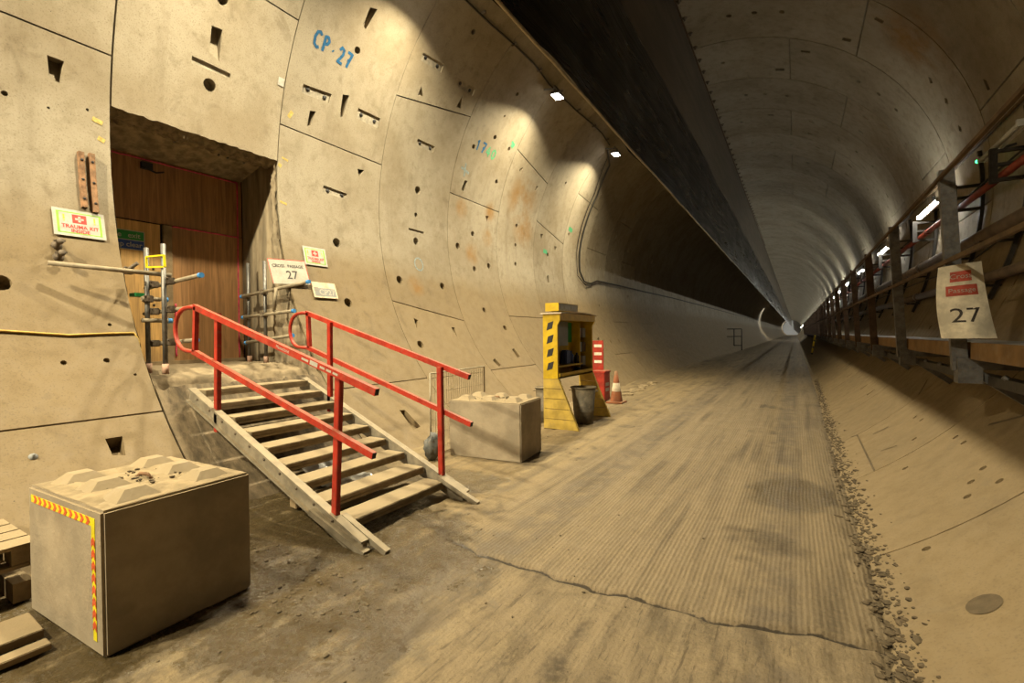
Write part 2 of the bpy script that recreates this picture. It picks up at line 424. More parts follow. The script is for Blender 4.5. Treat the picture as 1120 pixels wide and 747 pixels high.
MAT['tube_dim'] = emit('fluorescent_tube_dim', TUBE_COL, TUBE_L*.42)  # near tubes dimmed to keep the ceiling close by dark
MAT['hood'] = simple('batten_housing', (.45, .44, .40), .5, 0, .15, 10, .05)
MAT['led'] = emit('green_led', (.05, 1.0, .25), 6.0)
MAT['end'] = simple('tunnel_end', (.5, .5, .48), .9)

def text(name, s, size, mat, parent, org, right, upv, align='CENTER', depth=.0, sx=1.0, bold=0.0):
    cu = bpy.data.curves.new(name, 'FONT'); cu.body = s; cu.size = size
    cu.offset = bold; cu.align_x = align; cu.align_y = 'CENTER'; cu.extrude = depth; cu.resolution_u = 3
    tmp = bpy.data.objects.new('tmp', cu); COL.objects.link(tmp)
    dg = bpy.context.evaluated_depsgraph_get()
    me = bpy.data.meshes.new_from_object(tmp.evaluated_get(dg))
    bpy.data.objects.remove(tmp)
    r = Vector(right).normalized(); u = Vector(upv); u = (u-r*u.dot(r)).normalized(); n = r.cross(u)
    o0 = Vector(org)-ORI[parent.name]
    for v in me.vertices: v.co = o0+r*(v.co.x*sx)+u*v.co.y+n*v.co.z
    me.materials.clear(); me.materials.append(mat); me.name = name
    return link(name, me, parent)
class Face:
    """a flat board: centre, right, up; makes thin plates proud of it"""
    def __init__(s, c, right, upv):
        s.c = Vector(c); s.r = Vector(right).normalized(); u = Vector(upv); s.u = (u-s.r*u.dot(s.r)).normalized(); s.n = s.r.cross(s.u)
    def p(s, x, y, z=0): return s.c+s.r*x+s.u*y+s.n*z
    def plate(s, mb, poly, z0, z1): mb.prism([s.p(x, y, z0) for x, y in poly], s.n*(z1-z0)); return mb
    def rect(s, mb, x0, x1, y0, y1, z0, z1): return s.plate(mb, [(x0, y0), (x1, y0), (x1, y1), (x0, y1)], z0, z1)
# surface features of the lining: (y, angle) outlines and (y, angle, radius) sockets
WEDGE = [
    [(1.749, 172.06), (1.88, 172.07), (1.854, 174.96), (1.769, 174.86)],
    [(1.753, 223.28), (1.881, 223.28), (1.849, 225.93), (1.759, 225.61)],
    [(3.227, 158.96), (3.356, 158.78), (3.38, 163.47), (3.245, 162.85)],
    [(5.243, 142.4), (5.368, 141.86), (5.305, 146.12), (5.24, 145.86)],
    [(4.726, 164.56), (4.829, 164.29), (4.775, 167.1), (4.715, 167.54)],
    [(5.239, 158.96), (5.359, 158.61), (5.32, 163.03), (5.261, 163.3)],
    [(5.745, 171.86), (5.898, 171.59), (5.792, 173.46)],
    [(6.748, 149.16), (6.866, 151), (6.746, 151.44)],
    [(7.821, 145.75), (7.936, 148.55), (7.781, 148.87)],
    [(6.701, 204.71), (6.807, 205.2), (6.676, 207.54)],
    [(7.732, 207.03), (7.836, 207.02), (7.784, 209.84)],
    [(5.224, 227.08), (5.326, 227.32), (5.365, 231.77), (5.194, 232.22)],
    [(8.715, 164.34), (8.817, 164.25), (8.757, 167.25), (8.655, 167.18)],
    [(9.718, 171.67), (9.86, 171.44), (9.802, 173.39)],
    [(8.588, 217.52), (8.702, 216.99), (8.784, 219.24), (8.667, 219.76)],
    [(9.651, 214.39), (9.758, 214.12), (9.815, 217.14), (9.665, 217.37)],
    [(10.708, 154.33), (10.78, 153.17), (10.834, 153.27), (10.79, 154.93)],
    [(11.752, 157.53), (11.765, 155.88), (11.873, 155.85), (11.813, 157.65)],
    [(12.623, 170.87), (12.793, 170.5), (12.719, 172.69)],
    [(13.611, 173.35), (13.812, 173.32), (13.707, 175.32)],
    [(13.089, 185.85), (13.224, 185.32), (13.228, 188.17), (13.098, 188.32)],
    [(15.606, 211.53), (15.833, 211.1), (15.74, 218.28), (15.486, 218.14)],
    [(11.788, 52.67), (11.742, 50.58), (11.853, 50.68), (11.9, 52.79)],
    [(10.695, 46.27), (10.691, 44.02), (10.794, 44.25), (10.784, 46.32)],
    [(12.737, 63.19), (12.702, 60.73), (12.783, 60.71), (12.819, 63.18)],
    [(13.758, 70.49), (13.723, 67.84), (13.844, 67.87), (13.88, 70.54)],
    [(9.78, 18.71), (9.707, 17.85), (9.72, 16.03), (9.807, 16.37)],
    [(11.262, 16.71), (11.185, 15.87), (11.22, 14.96), (11.316, 15.65)],
    [(11.244, 29.62), (11.189, 28.93), (11.268, 27.89), (11.348, 28.49)],
    [(11.229, 23.52), (11.158, 22.82), (11.239, 21.88), (11.314, 22.58)],
]
PLATE = [
    [(3.057, 164.41), (3.53, 164.49), (3.532, 165.34), (3.061, 165.46)],
    [(4.551, 160.65), (5.047, 159.94), (5.03, 161.76), (4.55, 162.26)],
    [(5.58, 159.96), (6.069, 159.83), (6.076, 161.98), (5.586, 162.07)],
    [(5.078, 177.5), (5.548, 177.8), (5.518, 179.05), (5.053, 178.96)],
    [(6.503, 143.17), (7.043, 142.59), (7.065, 144.37), (6.524, 144.78)],
    [(7.537, 143.25), (8.065, 142.62), (8.087, 144.42), (7.567, 144.72)],
    [(7.047, 160.02), (7.553, 159.87), (7.543, 161.41), (7.04, 161.65)],
    [(7.053, 181.45), (7.498, 181.49), (7.494, 182.25), (7.05, 182.14)],
]
CIRC = [
    (1.311, 202.13, 0.068), (1.631, 212.54, 0.025), (1.955, 212.45, 0.027), (2.055, 207.31, 0.018), (2.152, 214.74, 0.014), (1.446, 178.38, 0.026),
    (1.761, 178.55, 0.013), (2.074, 177.25, 0.015), (3.293, 154.7, 0.057), (3.292, 167.52, 0.065), (5.288, 150.24, 0.045), (5.281, 188.78, 0.068),
    (5.264, 201.78, 0.068), (7.289, 133.13, 0.039), (7.281, 171.6, 0.067), (7.268, 177.75, 0.039), (7.246, 184.45, 0.065), (6.616, 195.09, 0.068),
    (7.883, 195.3, 0.068), (6.587, 211.68, 0.066), (9.297, 137.15, 0.037), (9.294, 143.72, 0.027), (9.297, 149.89, 0.043), (8.71, 155.11, 0.043),
    (9.964, 150.53, 0.042), (9.911, 160.78, 0.046), (9.233, 178.17, 0.055), (8.64, 182.9, 0.063), (9.221, 188.59, 0.058), (9.863, 186.8, 0.06),
    (9.223, 201.26, 0.055), (9.844, 207, 0.059), (11.223, 171.16, 0.05), (11.235, 177.59, 0.042), (11.224, 184.13, 0.054), (13.236, 149.86, 0.037),
    (13.205, 177.47, 0.052), (14.543, 166.69, 0.043), (15.777, 145.85, 0.037), (11.31, 80.74, 0.055), (11.305, 74.48, 0.055), (11.287, 67.91, 0.055),
    (13.265, 85.16, 0.055), (13.264, 46.42, 0.055), (13.252, 39.8, 0.055), (13.275, 33.47, 0.055), (15.295, 80.56, 0.055), (15.288, 74.45, 0.055),
    (15.311, 67.43, 0.055), (4.644, 311.06, 0.029), (5.92, 308.55, 0.029), (5.964, 314.78, 0.029), (5.707, 314.77, 0.029), (4.969, 313.79, 0.029),
    (4.852, 312.19, 0.029), (4.613, 313.73, 0.029), (7.455, 314.01, 0.029), (7.179, 314.21, 0.029), (6.665, 311.66, 0.029), (4.139, 306, 0.029),
]

# ------------------------------------------------------------------ tunnel lining: one mesh per precast segment
wall_left = thing('wall_left', (XC-RR, 0, 0), 'curved precast concrete tunnel lining on the stair side, dusty and pocketed', kind='structure')
wall_right = thing('wall_right', (XC+RR, 0, 0), 'curved precast concrete tunnel lining behind the raised walkway', kind='structure')
ceiling = thing('ceiling', (XC, 0, ZC+RR), 'dim vaulted crown of precast concrete tunnel rings', kind='structure')
SEG = 360/7
def pip(p, poly):
    x, y = p; c = False; n = len(poly); j = n-1
    for i in range(n):
        xi, yi = poly[i]; xj, yj = poly[j]
        if (yi > y) != (yj > y) and x < (xj-xi)*(y-yi)/(yj-yi)+xi: c = not c
        j = i
    return c
K = RR*math.pi/180      # metres of arc per degree
def segment(parent, outline, holes, step=2.6, mat='lining'):
    """outline in (y, theta); holes: list of (polygon in (y, theta), depth function)"""
    ths = [t for _, t in outline]; ys = [q for q, _ in outline]
    V2 = []; E2 = []
    def loop(pts):
        b = len(V2); n = len(pts)
        for q, t in pts: V2.append(Vector((q, t*K)))
        for i in range(n): E2.append((b+i, b+(i+1) % n))
    # subdivide the ring-joint edges along the arc
    out = []
    n = len(outline)
    for i in range(n):
        a = outline[i]; b = outline[(i+1) % n]; out.append(a)
        m = int(abs(b[1]-a[1])/step)
        for k in range(1, m): out.append((a[0]+(b[0]-a[0])*k/m, a[1]+(b[1]-a[1])*k/m))
    loop(out)
    for h, _ in holes: loop(h)
    t = math.ceil(min(ths)/step)*step
    while t < max(ths):
        b = len(V2); V2.append(Vector((min(ys)+.02, t*K))); V2.append(Vector((max(ys)-.02, t*K))); E2.append((b, b+1)); t += step
    vs, es, fs, *_ = delaunay_2d_cdt(V2, E2, [], 0, 1e-6)
    pol = [(q, tt*K) for q, tt in out]; hp = [[(q, tt*K) for q, tt in h] for h, _ in holes]
    mb = MB()
    keep = []
    for f in fs:
        cx = sum(vs[i][0] for i in f)/3; cy = sum(vs[i][1] for i in f)/3
        if not pip((cx, cy), pol): continue
        if any(pip((cx, cy), h) for h in hp): continue
        keep.append(list(f))
    mb.add([cylp(v[0], v[1]/K) for v in vs], keep, True)
    # joint faces
    m = len(out)
    mb.add([cylp(q, t) for q, t in out]+[cylp(q, t, -.16) for q, t in out], [(i, (i+1) % m, m+(i+1) % m, m+i) for i in range(m)])
    for h, df in holes:
        m = len(h)
        mb.add([cylp(q, t) for q, t in h]+[cylp(q, t, -df(q, t)) for q, t in h], [(i, (i+1) % m, m+(i+1) % m, m+i) for i in range(m)]+[list(range(m, 2*m))])
    return mb.build('lining_segment', MAT[mat], parent)

def circ_poly(y, th, r, n=14): return [(y+r*math.cos(2*math.pi*k/n), th+r*math.sin(2*math.pi*k/n)/K) for k in range(n)]
HOLES = []
for wv in WEDGE:
    t0 = min(t for _, t in wv); t1 = max(t for _, t in wv); side = sum(t for _, t in wv)/len(wv) > 120
    HOLES.append((wv, (lambda q, t, t0=t0, t1=t1: .17-.13*(t-t0)/(t1-t0)) if side else (lambda q, t: .12)))
for pv in PLATE:
    HOLES.append((pv, lambda q, t: .026))
for (q, t, r) in [(q_, t_, min(r_*1.22, .08) if 120 < t_ < 300 and r_ > .03 else r_) for q_, t_, r_ in CIRC]: HOLES.append((circ_poly(q, t, r), (lambda q, t, d=(.16 if r > .04 else .05): d)))
for pv in PLATE[1:7]:      # two bolt holes inside each shallow plate are built as black discs below
    pass
def centre(h): return sum(q for q, _ in h)/len(h), sum(t for _, t in h)/len(h)
def standard(y0, t0, t1, k):
    """pockets of a segment the photograph shows only faintly"""
    o = []; rnd = random.Random(int(y0*7+t0))
    for fy, ft in ((.25, .12), (.75, .12), (.25, .88), (.75, .88)):
        if rnd.random() < .6:
            y = y0+W*fy; t = t0+(t1-t0)*ft; d = 1 if ft < .5 else -1
            o.append(([(y-.055, t), (y+.055, t), (y+.03, t+d*2.0), (y-.03, t+d*2.0)], lambda q, t: .12))
    for ft in (.35, .5, .65):
        o.append((circ_poly(y0+1.0, t0+(t1-t0)*ft, .05, 8), lambda q, t: .12))
    return o
G = .007
SL = {3: (2.4, -2.2), 5: (-2.1, 0), 6: (-2.3, 1.0), 7: (-.8, 0)}     # slanted radial joints
RING_N = list(range(-2, 13))
for n in RING_N:
    y0 = Y0+W*n; typeA = n % 2 == 0
    base = 14.8 if typeA else 48.5
    cuts = [base+SEG*k for k in range(8)]
    s1, s2 = SL.get(n, (0, 0))
    for k in range(7):
        a, b = cuts[k], cuts[k+1]
        mid = (a+b)/2 % 360
        sa = sb = 0.0
        if abs(a-152) < 20: sa = s1
        if abs(b-152) < 20: sb = s1
        if abs(a-204) < 20: sa = s2
        if abs(b-204) < 20: sb = s2
        ga = G/K*1.3
        g1 = g2 = ga
        if 285 < a % 360 < 328: g1 = .0005
        if 285 < b % 360 < 328: g2 = .0005
        gy = G*1.4 if n in (0, 1) else G*.8
        if mid < 125 or mid > 330: gy = G*1.7; g1, g2 = g1*1.5, g2*1.5
        ol = [(y0+gy, a+sa+g1), (y0+gy, b+sb-g2), (y0+W-gy, b-sb-g2), (y0+W-gy, a-sa+g1)]
        # the ring with the doorway is cut away between 176 and 216.5 degrees
        if n == 1 and 150 < a < 153:
            top = []
            for i in range(41):
                top.append((y0+gy+(W-2*gy)*i/40, 175.7+.25*noise.noise(Vector((i*.7, 3, 1)))+.35*abs(noise.noise(Vector((i*1.9, 7, 1))))))
            ol = [(y0+gy, a+ga)]+top+[(y0+W-gy, a+ga)]
        if n == 1 and 201 < a < 205:
            bot = []
            for i in range(31):
                bot.append((y0+gy+(W-2*gy)*i/30, 216.9+1.0*abs(noise.noise(Vector((i*.5, 9, 1))))))
            ol = bot+[(y0+W-gy, b-ga), (y0+gy, b-ga)]
        hs = []
        for h, df in HOLES:
            cy, ct = centre(h)
            ctt = ct if ct >= a-.01 else ct+360
            if y0 < cy < y0+W:
                lo = min(t for _, t in h); hi = max(t for _, t in h)
                off = 360 if ct < a and ct+360 < b else 0
                if all(pip((q, (t+off)*K), [(qq, tt*K) for qq, tt in ol]) for q, t in h):
                    hs.append(([(q, t+off) for q, t in h], df))
        if not hs and 5 <= n and (mid < 120 or mid > 300 or n > 7): hs = standard(y0, a, b, k)
        if n < 0: hs = []
        par = wall_left if 120 < mid < 250 else (ceiling if 50 < mid <= 120 else wall_right)
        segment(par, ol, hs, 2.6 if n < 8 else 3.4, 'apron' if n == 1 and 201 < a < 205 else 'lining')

# rings too far off to tell their segments apart: grooved rings joined into one part per side
def far_rings(parent, t0, t1, ya, yb, nseg):
    mb = MB(); y = ya
    while y < yb-.01:
        m = nseg+1
        def band(rows, smooth):
            vs = [cylp(q, t0+(t1-t0)*i/nseg, d) for (q, d) in rows for i in range(m)]
            mb.add(vs, [(r*m+i, r*m+i+1, (r+1)*m+i+1, (r+1)*m+i) for r in range(len(rows)-1) for i in range(nseg)], smooth)
        if y > 90: band([(y, 0), (y+W*4, 0)], True)
        else:
            band([(y+.008, 0), (y+W-.008, 0)], True); band([(y-.008, -.04), (y+.008, -.04)], False)
            band([(y+.008, 0), (y+.008, -.04)], False); band([(y+W-.008, 0), (y+W-.008, -.04)], False)
        y += W*4 if y > 90 else W
    o = mb.build('lining_rings', MAT['lining'], parent); o['kind'] = 'stuff'
YF = Y0+W*13
far_rings(ceiling, 52, 122, YF, 320, 24); far_rings(wall_left, 122, 245, YF, 320, 40); far_rings(wall_right, -65, 52, YF, 320, 40)
far_rings(ceiling, 52, 122, -31.72, Y0-2*W, 20); far_rings(wall_left, 122, 245, -31.72, Y0-2*W, 30); far_rings(wall_right, -65, 52, -31.72, Y0-2*W, 30)
for nm, yy in (('wall_end', 320.0), ('wall_back', -31.0)):
    mb = MB(); mb.add([cylp(yy, 360*i/48) for i in range(48)]+[cylp(yy+.3, 360*i/48) for i in range(48)],
                      [list(range(48)), list(range(48, 96))]+[(i, (i+1) % 48, 48+(i+1) % 48, 48+i) for i in range(48)])
    tag(mb.build(nm, MAT['end']), 'round end of the tunnel far along the bore' if yy > 0 else 'round end of the tunnel behind the photographer', kind='structure')

# sockets' anchor plates: black discs painted for the shade in two bolt holes (parts of the wall)
MAT['grout'] = simple('grout_plate', (.30, .262, .195), .85, 0, .3, 14, .2, 50)
for pv in PLATE:
    m = MB(); m.add([cylp(q, t, -.0235) for q, t in pv], [list(range(len(pv)))]); m.build('anchor_plate', MAT['grout'], wall_left)
for pv in PLATE[1:7]:
    (ya, ta), (yb, tb), (yc, tc), (yd, td) = pv
    tm = (ta+tb+tc+td)/4
    for f in (.2, .8):
        q = ya+(yb-ya)*f
        m = MB(); m.lathe(cylp(q, tm, -.02), [(.001, .004), (.034, .004), (.034, 0), (.04, -.02)], 10, cyln(tm)); m.build('hole_shade', MAT['black'], wall_left)

# ------------------------------------------------------------------ floor: cast slab with ridges, crack and mud
def crack_y(x): return 2.9+.075*(x+1.2)**2+.02*math.sin(7.3*x+1)+.012*math.sin(19*x)
def floor_h(x, y):
    h = .012*noise.noise(Vector((x*1.3, y*.9, 0)))+.006*noise.noise(Vector((x*6, y*1.2, 4)))
    m = max(0, min(1, (-2.35-x)/.5))            # mud and dust beside the road
    h += m*(.02*noise.noise(Vector((x*2.2, y*1.6, 8)))+.012*noise.noise(Vector((x*9, y*8, 8))))
    wl = max(0, min(1, (-3.9-x)/.6)); h += wl*wl*.10*(.7+.6*noise.noise(Vector((x, y*.8, 5))))
    e = max(0, min(1, (x-.22)/.3))              # churned edge by the invert
    near = max(.25, min(1, (16-y)/10))
    h += e*near*(.05*noise.noise(Vector((x*9, y*5, 2)))+.03*noise.noise(Vector((x*22, y*14, 2)))-.015-.03*max(0, 1-abs(x-.47)/.1))
    d = abs(y-crack_y(x))
    if d < .035 and x > -2.6: h -= .03*(1-d/.035)
    if y < crack_y(x) and x > -2.6: h -= .010
    # drag marks in the mud before the crack
    if y < 2.9: h += .010*noise.noise(Vector((x*16+y*2, y*1.0, 3)))*max(0, min(1, (x+3.2)))
    return h
xs = [-4.62+.034*i for i in range(156)]; xs = [x for x in xs if x < .68]+[.69]
ys = []; y = -3.2
while y < 330:
    ys.append(y)
    y += .018 if 2.75 < y < 3.25 else .045 if y < 7 else .08 if y < 12 else .25 if y < 26 else 1.5 if y < 60 else 12
ys = [-31.0, -20.0, -10.0, -6.0]+ys
vs = []; fs = []
for yy in ys:
    for x in xs: vs.append((x, yy, floor_h(x, yy) if yy < 40 else 0.0))
nx = len(xs)
for j in range(len(ys)-1):
    for i in range(nx-1): fs.append((j*nx+i, j*nx+i+1, (j+1)*nx+i+1, (j+1)*nx+i))
mb = MB(); mb.add(vs, fs, True)
fl = mb.build('floor', MAT['floor'], None, (0, 0, 0))
at = fl.data.attributes.new('mud', 'FLOAT', 'POINT')      # packed dark mud: in the crack, in drag marks, in blotches
def mud_at(x, y):
    n = noise.noise
    m = 0.0
    d = abs(y-crack_y(x)+.012*n(Vector((x*30, y*30, 1))))
    wv = .010+.012*max(0, n(Vector((x*3, 5, 5))))
    if x > -2.5 and d < wv*2: m = max(m, .5*(1-max(0, d-wv*.5)/(wv*1.5)))
    if y < crack_y(x):       # dragged streaks, mostly along the road with a slight skew
        s = n(Vector((x*7+y*1.6, y*.8, 11)))+.6*n(Vector((x*21+y*4, y*2.2, 12)))+.35*n(Vector((x*5, y*5, 14)))
        m = max(m, min(1, max(0, (s-.12)*1.9)))
    else:
        s = n(Vector((x*13, y*.45, 21)))+.5*n(Vector((x*40, y*1.1, 22)))+.5*n(Vector((x*1.5, y*.5, 23)))
        m = max(m, min(.75, max(0, (s-.2)*1.3)))
        b = n(Vector((x*2.0, y*1.3, 31)))+.4*n(Vector((x*8, y*7, 32)))
        if x > -.7: m = max(m, min(.9, max(0, (b-.28)*2.2)))
    if x < -2.3:
        s = n(Vector((x*3, y*2.6, 41)))+.6*n(Vector((x*11, y*9, 42)))
        m = max(m*.5, min(.8, max(0, (s-.1)*1.3)))
    if x > .3: m = max(m, min(1, (x-.3)/.2*(.6+.6*n(Vector((x*9, y*6, 51))))))
    return m
at.data.foreach_set('value', [mud_at(v.co.x, v.co.y) if v.co.y < 40 else .3 for v in fl.data.vertices])
tag(fl, 'muddy ridged concrete haul road with dust banked along its sides', kind='structure')

# churned mud clods along the right edge of the road
def lump(mb, c, r, rnd, flat=.6):
    bm = bmesh.new(); bmesh.ops.create_icosphere(bm, subdivisions=1, radius=r)
    sx, sy = rnd.uniform(.6, 1.5), rnd.uniform(.6, 1.5); a = rnd.uniform(0, 6.3)
    vs = []
    for v in bm.verts:
        k = 1+.35*(rnd.random()-.5)
        p = Vector((v.co.x*sx*k, v.co.y*sy*k, v.co.z*flat*k))
        vs.append(Matrix.Rotation(a, 3, 'Z') @ p+Vector(c))
    bm.verts.index_update()
    mb.add(vs, [[v.index for v in f.verts] for f in bm.faces]); bm.free()
rnd = random.Random(5); mb = MB()
def ground(x, y):
    zc = ZC-math.sqrt(max(0, RR*RR-(x-XC)**2))
    return max(zc, floor_h(x, y)) if x < .69 else zc
for i in range(3200):
    y = 1.6+rnd.random()**1.7*17
    x = .46+.012*max(0, y-3)*.6+rnd.gauss(0, .045*(1.4-.045*min(y, 16)))
    r = rnd.choice((.006, .008, .010, .013, .017, .024))*rnd.uniform(.7, 1.2)
    lump(mb, (x, y, ground(x, y)+r*.1), r, rnd, .45)
tag(mb.build('mud_clods', MAT['mud'], None, (.5, 6, 0)), 'dark churned mud clods along the right edge of the road', 'mud', kind='stuff')
rnd = random.Random(9); mb = MB()
for i in range(420):
    y = .5+rnd.random()**1.5*12; x = -4.2+rnd.random()**1.4*3.8
    if 2.4 < y < 3.9 and x < -2.6: continue
    if any(a0 < x < a1 and b0 < y < b1 for a0, a1, b0, b1 in ((-4.3, -2.9, .6, 1.95), (-4.4, -2.9, 4.6, 6.4), (-4.3, -3.0, 7.2, 9.3), (-4.6, -3.4, 10.6, 11.6), (-4.3, -3.3, 0, 1.0))): continue
    r = rnd.choice((.003, .004, .006, .009))
    lump(mb, (x, y, ground(x, y)+r*.2), r, rnd, .7)
for i in range(260):
    x = rnd.gauss(-2.95, .38); y = rnd.gauss(2.0, .3)
    if x < -2.85 and y > 2.35: continue
    if x < -2.95 and y < 1.9: continue
    r = rnd.choice((.004, .006, .009, .014)); lump(mb, (x, y, ground(x, y)+r*.2), r, rnd, .6)
tag(mb.build('road_grit', MAT['mud'], None, (-2, 5, 0)), 'loose dark grit and crumbs scattered on the road', 'grit', kind='stuff')
mb = MB(); rnd = random.Random(12)
for i in range(46):      # dust bank at the wall past the fire point
    y = 11.6+rnd.random()*4.5; x = -4.08+rnd.gauss(0, .1)
    lump(mb, (x, y, ground(x, y)), rnd.uniform(.05, .15), rnd, .35)
tag(mb.build('dust_bank', MAT['dustpile'], None, (-4.2, 13.5, 0)), 'low heap of pale dust against the wall past the traffic cone', 'dust', kind='stuff')

# ------------------------------------------------------------------ doorway to the cross passage
rec = thing('wall_recess', (-6.9, 3.28, 1.25), 'broken-out doorway recess in the tunnel lining with rough concrete edges', kind='structure')
DX = -7.6; YL, YR = 2.30, 4.24; ZT = 4.12; ZS = 1.29
def patch(nu, nv, fn, name, mat, smooth=True):
    mb = MB(); mb.add([fn(i/nu, j/nv) for j in range(nv+1) for i in range(nu+1)], [(j*(nu+1)+i, j*(nu+1)+i+1, (j+1)*(nu+1)+i+1, (j+1)*(nu+1)+i) for j in range(nv) for i in range(nu)], smooth)
    return mb.build(name, mat, rec)
def nz(a, b, c, s, seed=0): return noise.noise(Vector((a*s, b*s, c*s+seed)))
def f_lint(u, v):     # broken underside right behind the lining edge
    y = YL-.04+(YR-YL+.12)*u; x = -6.62-.34*v
    z = 4.21+.015*v+.05*nz(y, x, 0, 9)+.03*nz(y, x, 0, 22, 3)
    if v > .85: z += .10
    if v == 0: z = 4.30
    return (x, y, z)
patch(90, 16, f_lint, 'broken_lintel', MAT['rough'])
def f_soff(u, v): return (-6.93-.72*v, YL-.04+(YR-YL+.08)*u, 4.31-.19*v if v > 0 else 4.5)
patch(4, 6, f_soff, 'soffit', MAT['jamb'])
for q in (3.05, 3.6, 3.72, 3.95):
    m = MB(); m.bar((-6.91, q, 4.20), (-6.95, q, 4.34), .02, .02); m.build('rebar_stub', MAT['galv'], rec)
def f_jr(u, v):      # right jamb: rough strip by the lining, smooth within
    x = -6.42-1.2*u; z = 1.0+3.4*v
    wall = XC-math.sqrt(max(.01, RR*RR-(z-ZC)**2))
    if u < .02: x = wall-.02
    elif x > wall-.03: x = wall-.03
    y = YR+.02
    if u < .3: y += .035*nz(x, 1, z, 12)+.02*nz(x, 1, z, 30, 4)
    else: y += .05-.006*math.sin(z*3)
    return (x, y, z)
patch(40, 70, f_jr, 'jamb', MAT['jamb'])
def f_jl(u, v):
    z = 1.0+3.4*v; wall = XC-math.sqrt(max(.01, RR*RR-(z-ZC)**2))
    return (wall-.02+(-7.62-wall)*u, YL-.02+.02*nz(u, 3, z, 7), z)
patch(12, 40, f_jl, 'jamb', MAT['jamb'])
def f_sill(u, v):
    y = YL-.02+(YR-YL+.04)*u; s = v*1.95
    if s < 1.35: x = DX-.05+s; z = ZS
    elif s < 1.62: x = DX+1.3+(s-1.35)*1.2; z = ZS-.02-(s-1.35)*.25
    else: x = DX+1.62+(s-1.62)*.55; z = ZS-.09-(s-1.62)*1.0
    n = .035*nz(x, y, z, 6)+.02*nz(x, y, z, 19, 2)
    if s > 1.2: x += n; z += n*.8
    return (x, y, z+(.008*nz(x, y, 0, 8)))
patch(60, 48, f_sill, 'sill', MAT['sill'])

dr = thing('door_1', (DX, 3.3, ZS), 'plywood hoarding and door closing the cross passage', kind='structure')
m = MB(); m.bb(DX-.03, DX, 2.2, YR+.05, 3.26, 4.2); m.build('plywood_panel', MAT['ply'], dr)
m = MB(); m.bb(DX-.03, DX+.005, 3.29, YR+.05, ZS-.02, 3.25); m.build('plywood_panel', MAT['ply'], dr)
dl = MB().bb(DX-.03, DX, 2.2, 3.15, ZS, 3.24).build('door_leaf', MAT['ply_o'], dr)
for z in (2.05, 2.12, 2.62): MB().lathe((DX, 3.06, z), [(.001, .012), (.014, .01), (.016, 0)], 8, (1, 0, 0)).build('door_bolt', MAT['black'], dl)
MB().bb(DX-.02, DX+.03, 3.185, 3.285, ZS, 3.245).build('door_post', MAT['timber'], dr)
MB().bb(DX-.06, DX-.02, 3.14, 3.20, ZS, 3.26).build('gap_shade', MAT['black'], dr)  # black strip painted for the shade in the gap by the door
MB().bb(DX-.03, DX+.05, 2.2, YR+.05, ZS-.03, ZS+.05).build('threshold', MAT['timber'], dr)
# pink edging tape
mbp = [((DX+.012, 2.25, 4.085), (DX+.012, YR-.02, 4.105)), ((DX+.012, YR-.02, 4.10), (DX+.012, YR-.03, 1.34)), ((DX+.012, 3.3, 3.245), (DX+.012, YR-.02, 3.245)), ((DX+.012, 3.32, 2.15), (DX+.012, 3.32, 1.4))]
for a, b in mbp:
    k = 26; pts = [Vector(a)+(Vector(b)-Vector(a))*i/k+Vector((0, .008*nz(i, 2, 1, .9), .006*nz(i, 5, 1, .9))) for i in range(k+1)]
    MB().tube(pts, .011, 5).build('edging_tape', MAT['pink'], dr)
MB().bb(DX+.005, DX+.06, 2.93, 3.06, 3.96, 4.05).tube([(DX+.04, 2.95, 3.98), (DX+.05, 3.1, 3.94), (DX+.03, 3.2, 3.98)], .012, 6).build('cable_gland', MAT['black'], dr)

# ------------------------------------------------------------------ curtain hung from the crown, parting the bore
CX = -2.15; CZB, CZM = 4.17, 6.2
duct = thing('dividing_curtain', (CX, 6, CZB), 'long black curtain with a brown upper band hung from the tunnel crown', 'curtain')
def hem_z(q): return .022*noise.noise(Vector((3, q*.55, 7)))+.014*noise.noise(Vector((3, q*1.9, 9)))
def curtain_mesh(za, zb, name, mat, nu, hem):
    yy = []; y = -.8
    while y < 318:
        yy.append(y); y += .16 if y < 34 else .5 if y < 90 else 8
    vs = []; fs = []
    for q in yy:
        top = ZC+math.sqrt(RR*RR-(CX-XC)**2)
        for i in range(nu+1):
            u = i/nu; z0 = za+(hem_z(q) if hem else 0)
            z = z0+(min(zb, top-.005)-z0)*u
            k = (top-z)/4.0
            x = CX+.2*k+k*(.07*noise.noise(Vector((z*.5, q*.35, 1)))+.03*noise.noise(Vector((z*1.6, q*.9, 5)))+.012*noise.noise(Vector((z*1.2, q*3.5, 6))))
            vs.append((x, q, z))
    m = nu+1
    for j in range(len(yy)-1):
        for i in range(nu): fs.append((j*m+i, j*m+i+1, (j+1)*m+i+1, (j+1)*m+i))
    mb = MB(); mb.add(vs, fs, True); return mb.build(name, mat, duct)
curtain_mesh(CZB, CZM, 'black_fabric', MAT['membrane'], 14, True)
curtain_mesh(CZM, 9.0, 'upper_band', MAT['sheet'], 8, False)
hp = []; q = -.8
while q < 200:
    hp.append((CX+.2*(8.56-CZB)/4.0+.01, q, CZB+hem_z(q))); q += .4 if q < 60 else 4
MB().tube(hp, .016, 6).build('lit_hem', MAT['wire'], duct)  # pale colour stands for lamplight along the curtain's lower edge
TOPZ = ZC+math.sqrt(RR*RR-(CX-XC)**2)
MB().bar((CX+.02, -.8, TOPZ-.03), (CX+.02, 318, TOPZ-.03), .02, .05).build('head_rail', MAT['rail_brown'], duct)
fm = MB().lathe((0, 0, 0), [(.001, .06), (.022, .06), (.024, .012), (.055, .01), (.055, 0)], 8, cyln(91)).mesh('fixing_bolt', MAT['clamp'], Vector((0, 0, 0)))
for i in range(60):
    pt = cylp(6.0+i*.62, 91.2)
    link('fixing_bolt', fm, duct, pt-ORI[duct.name])

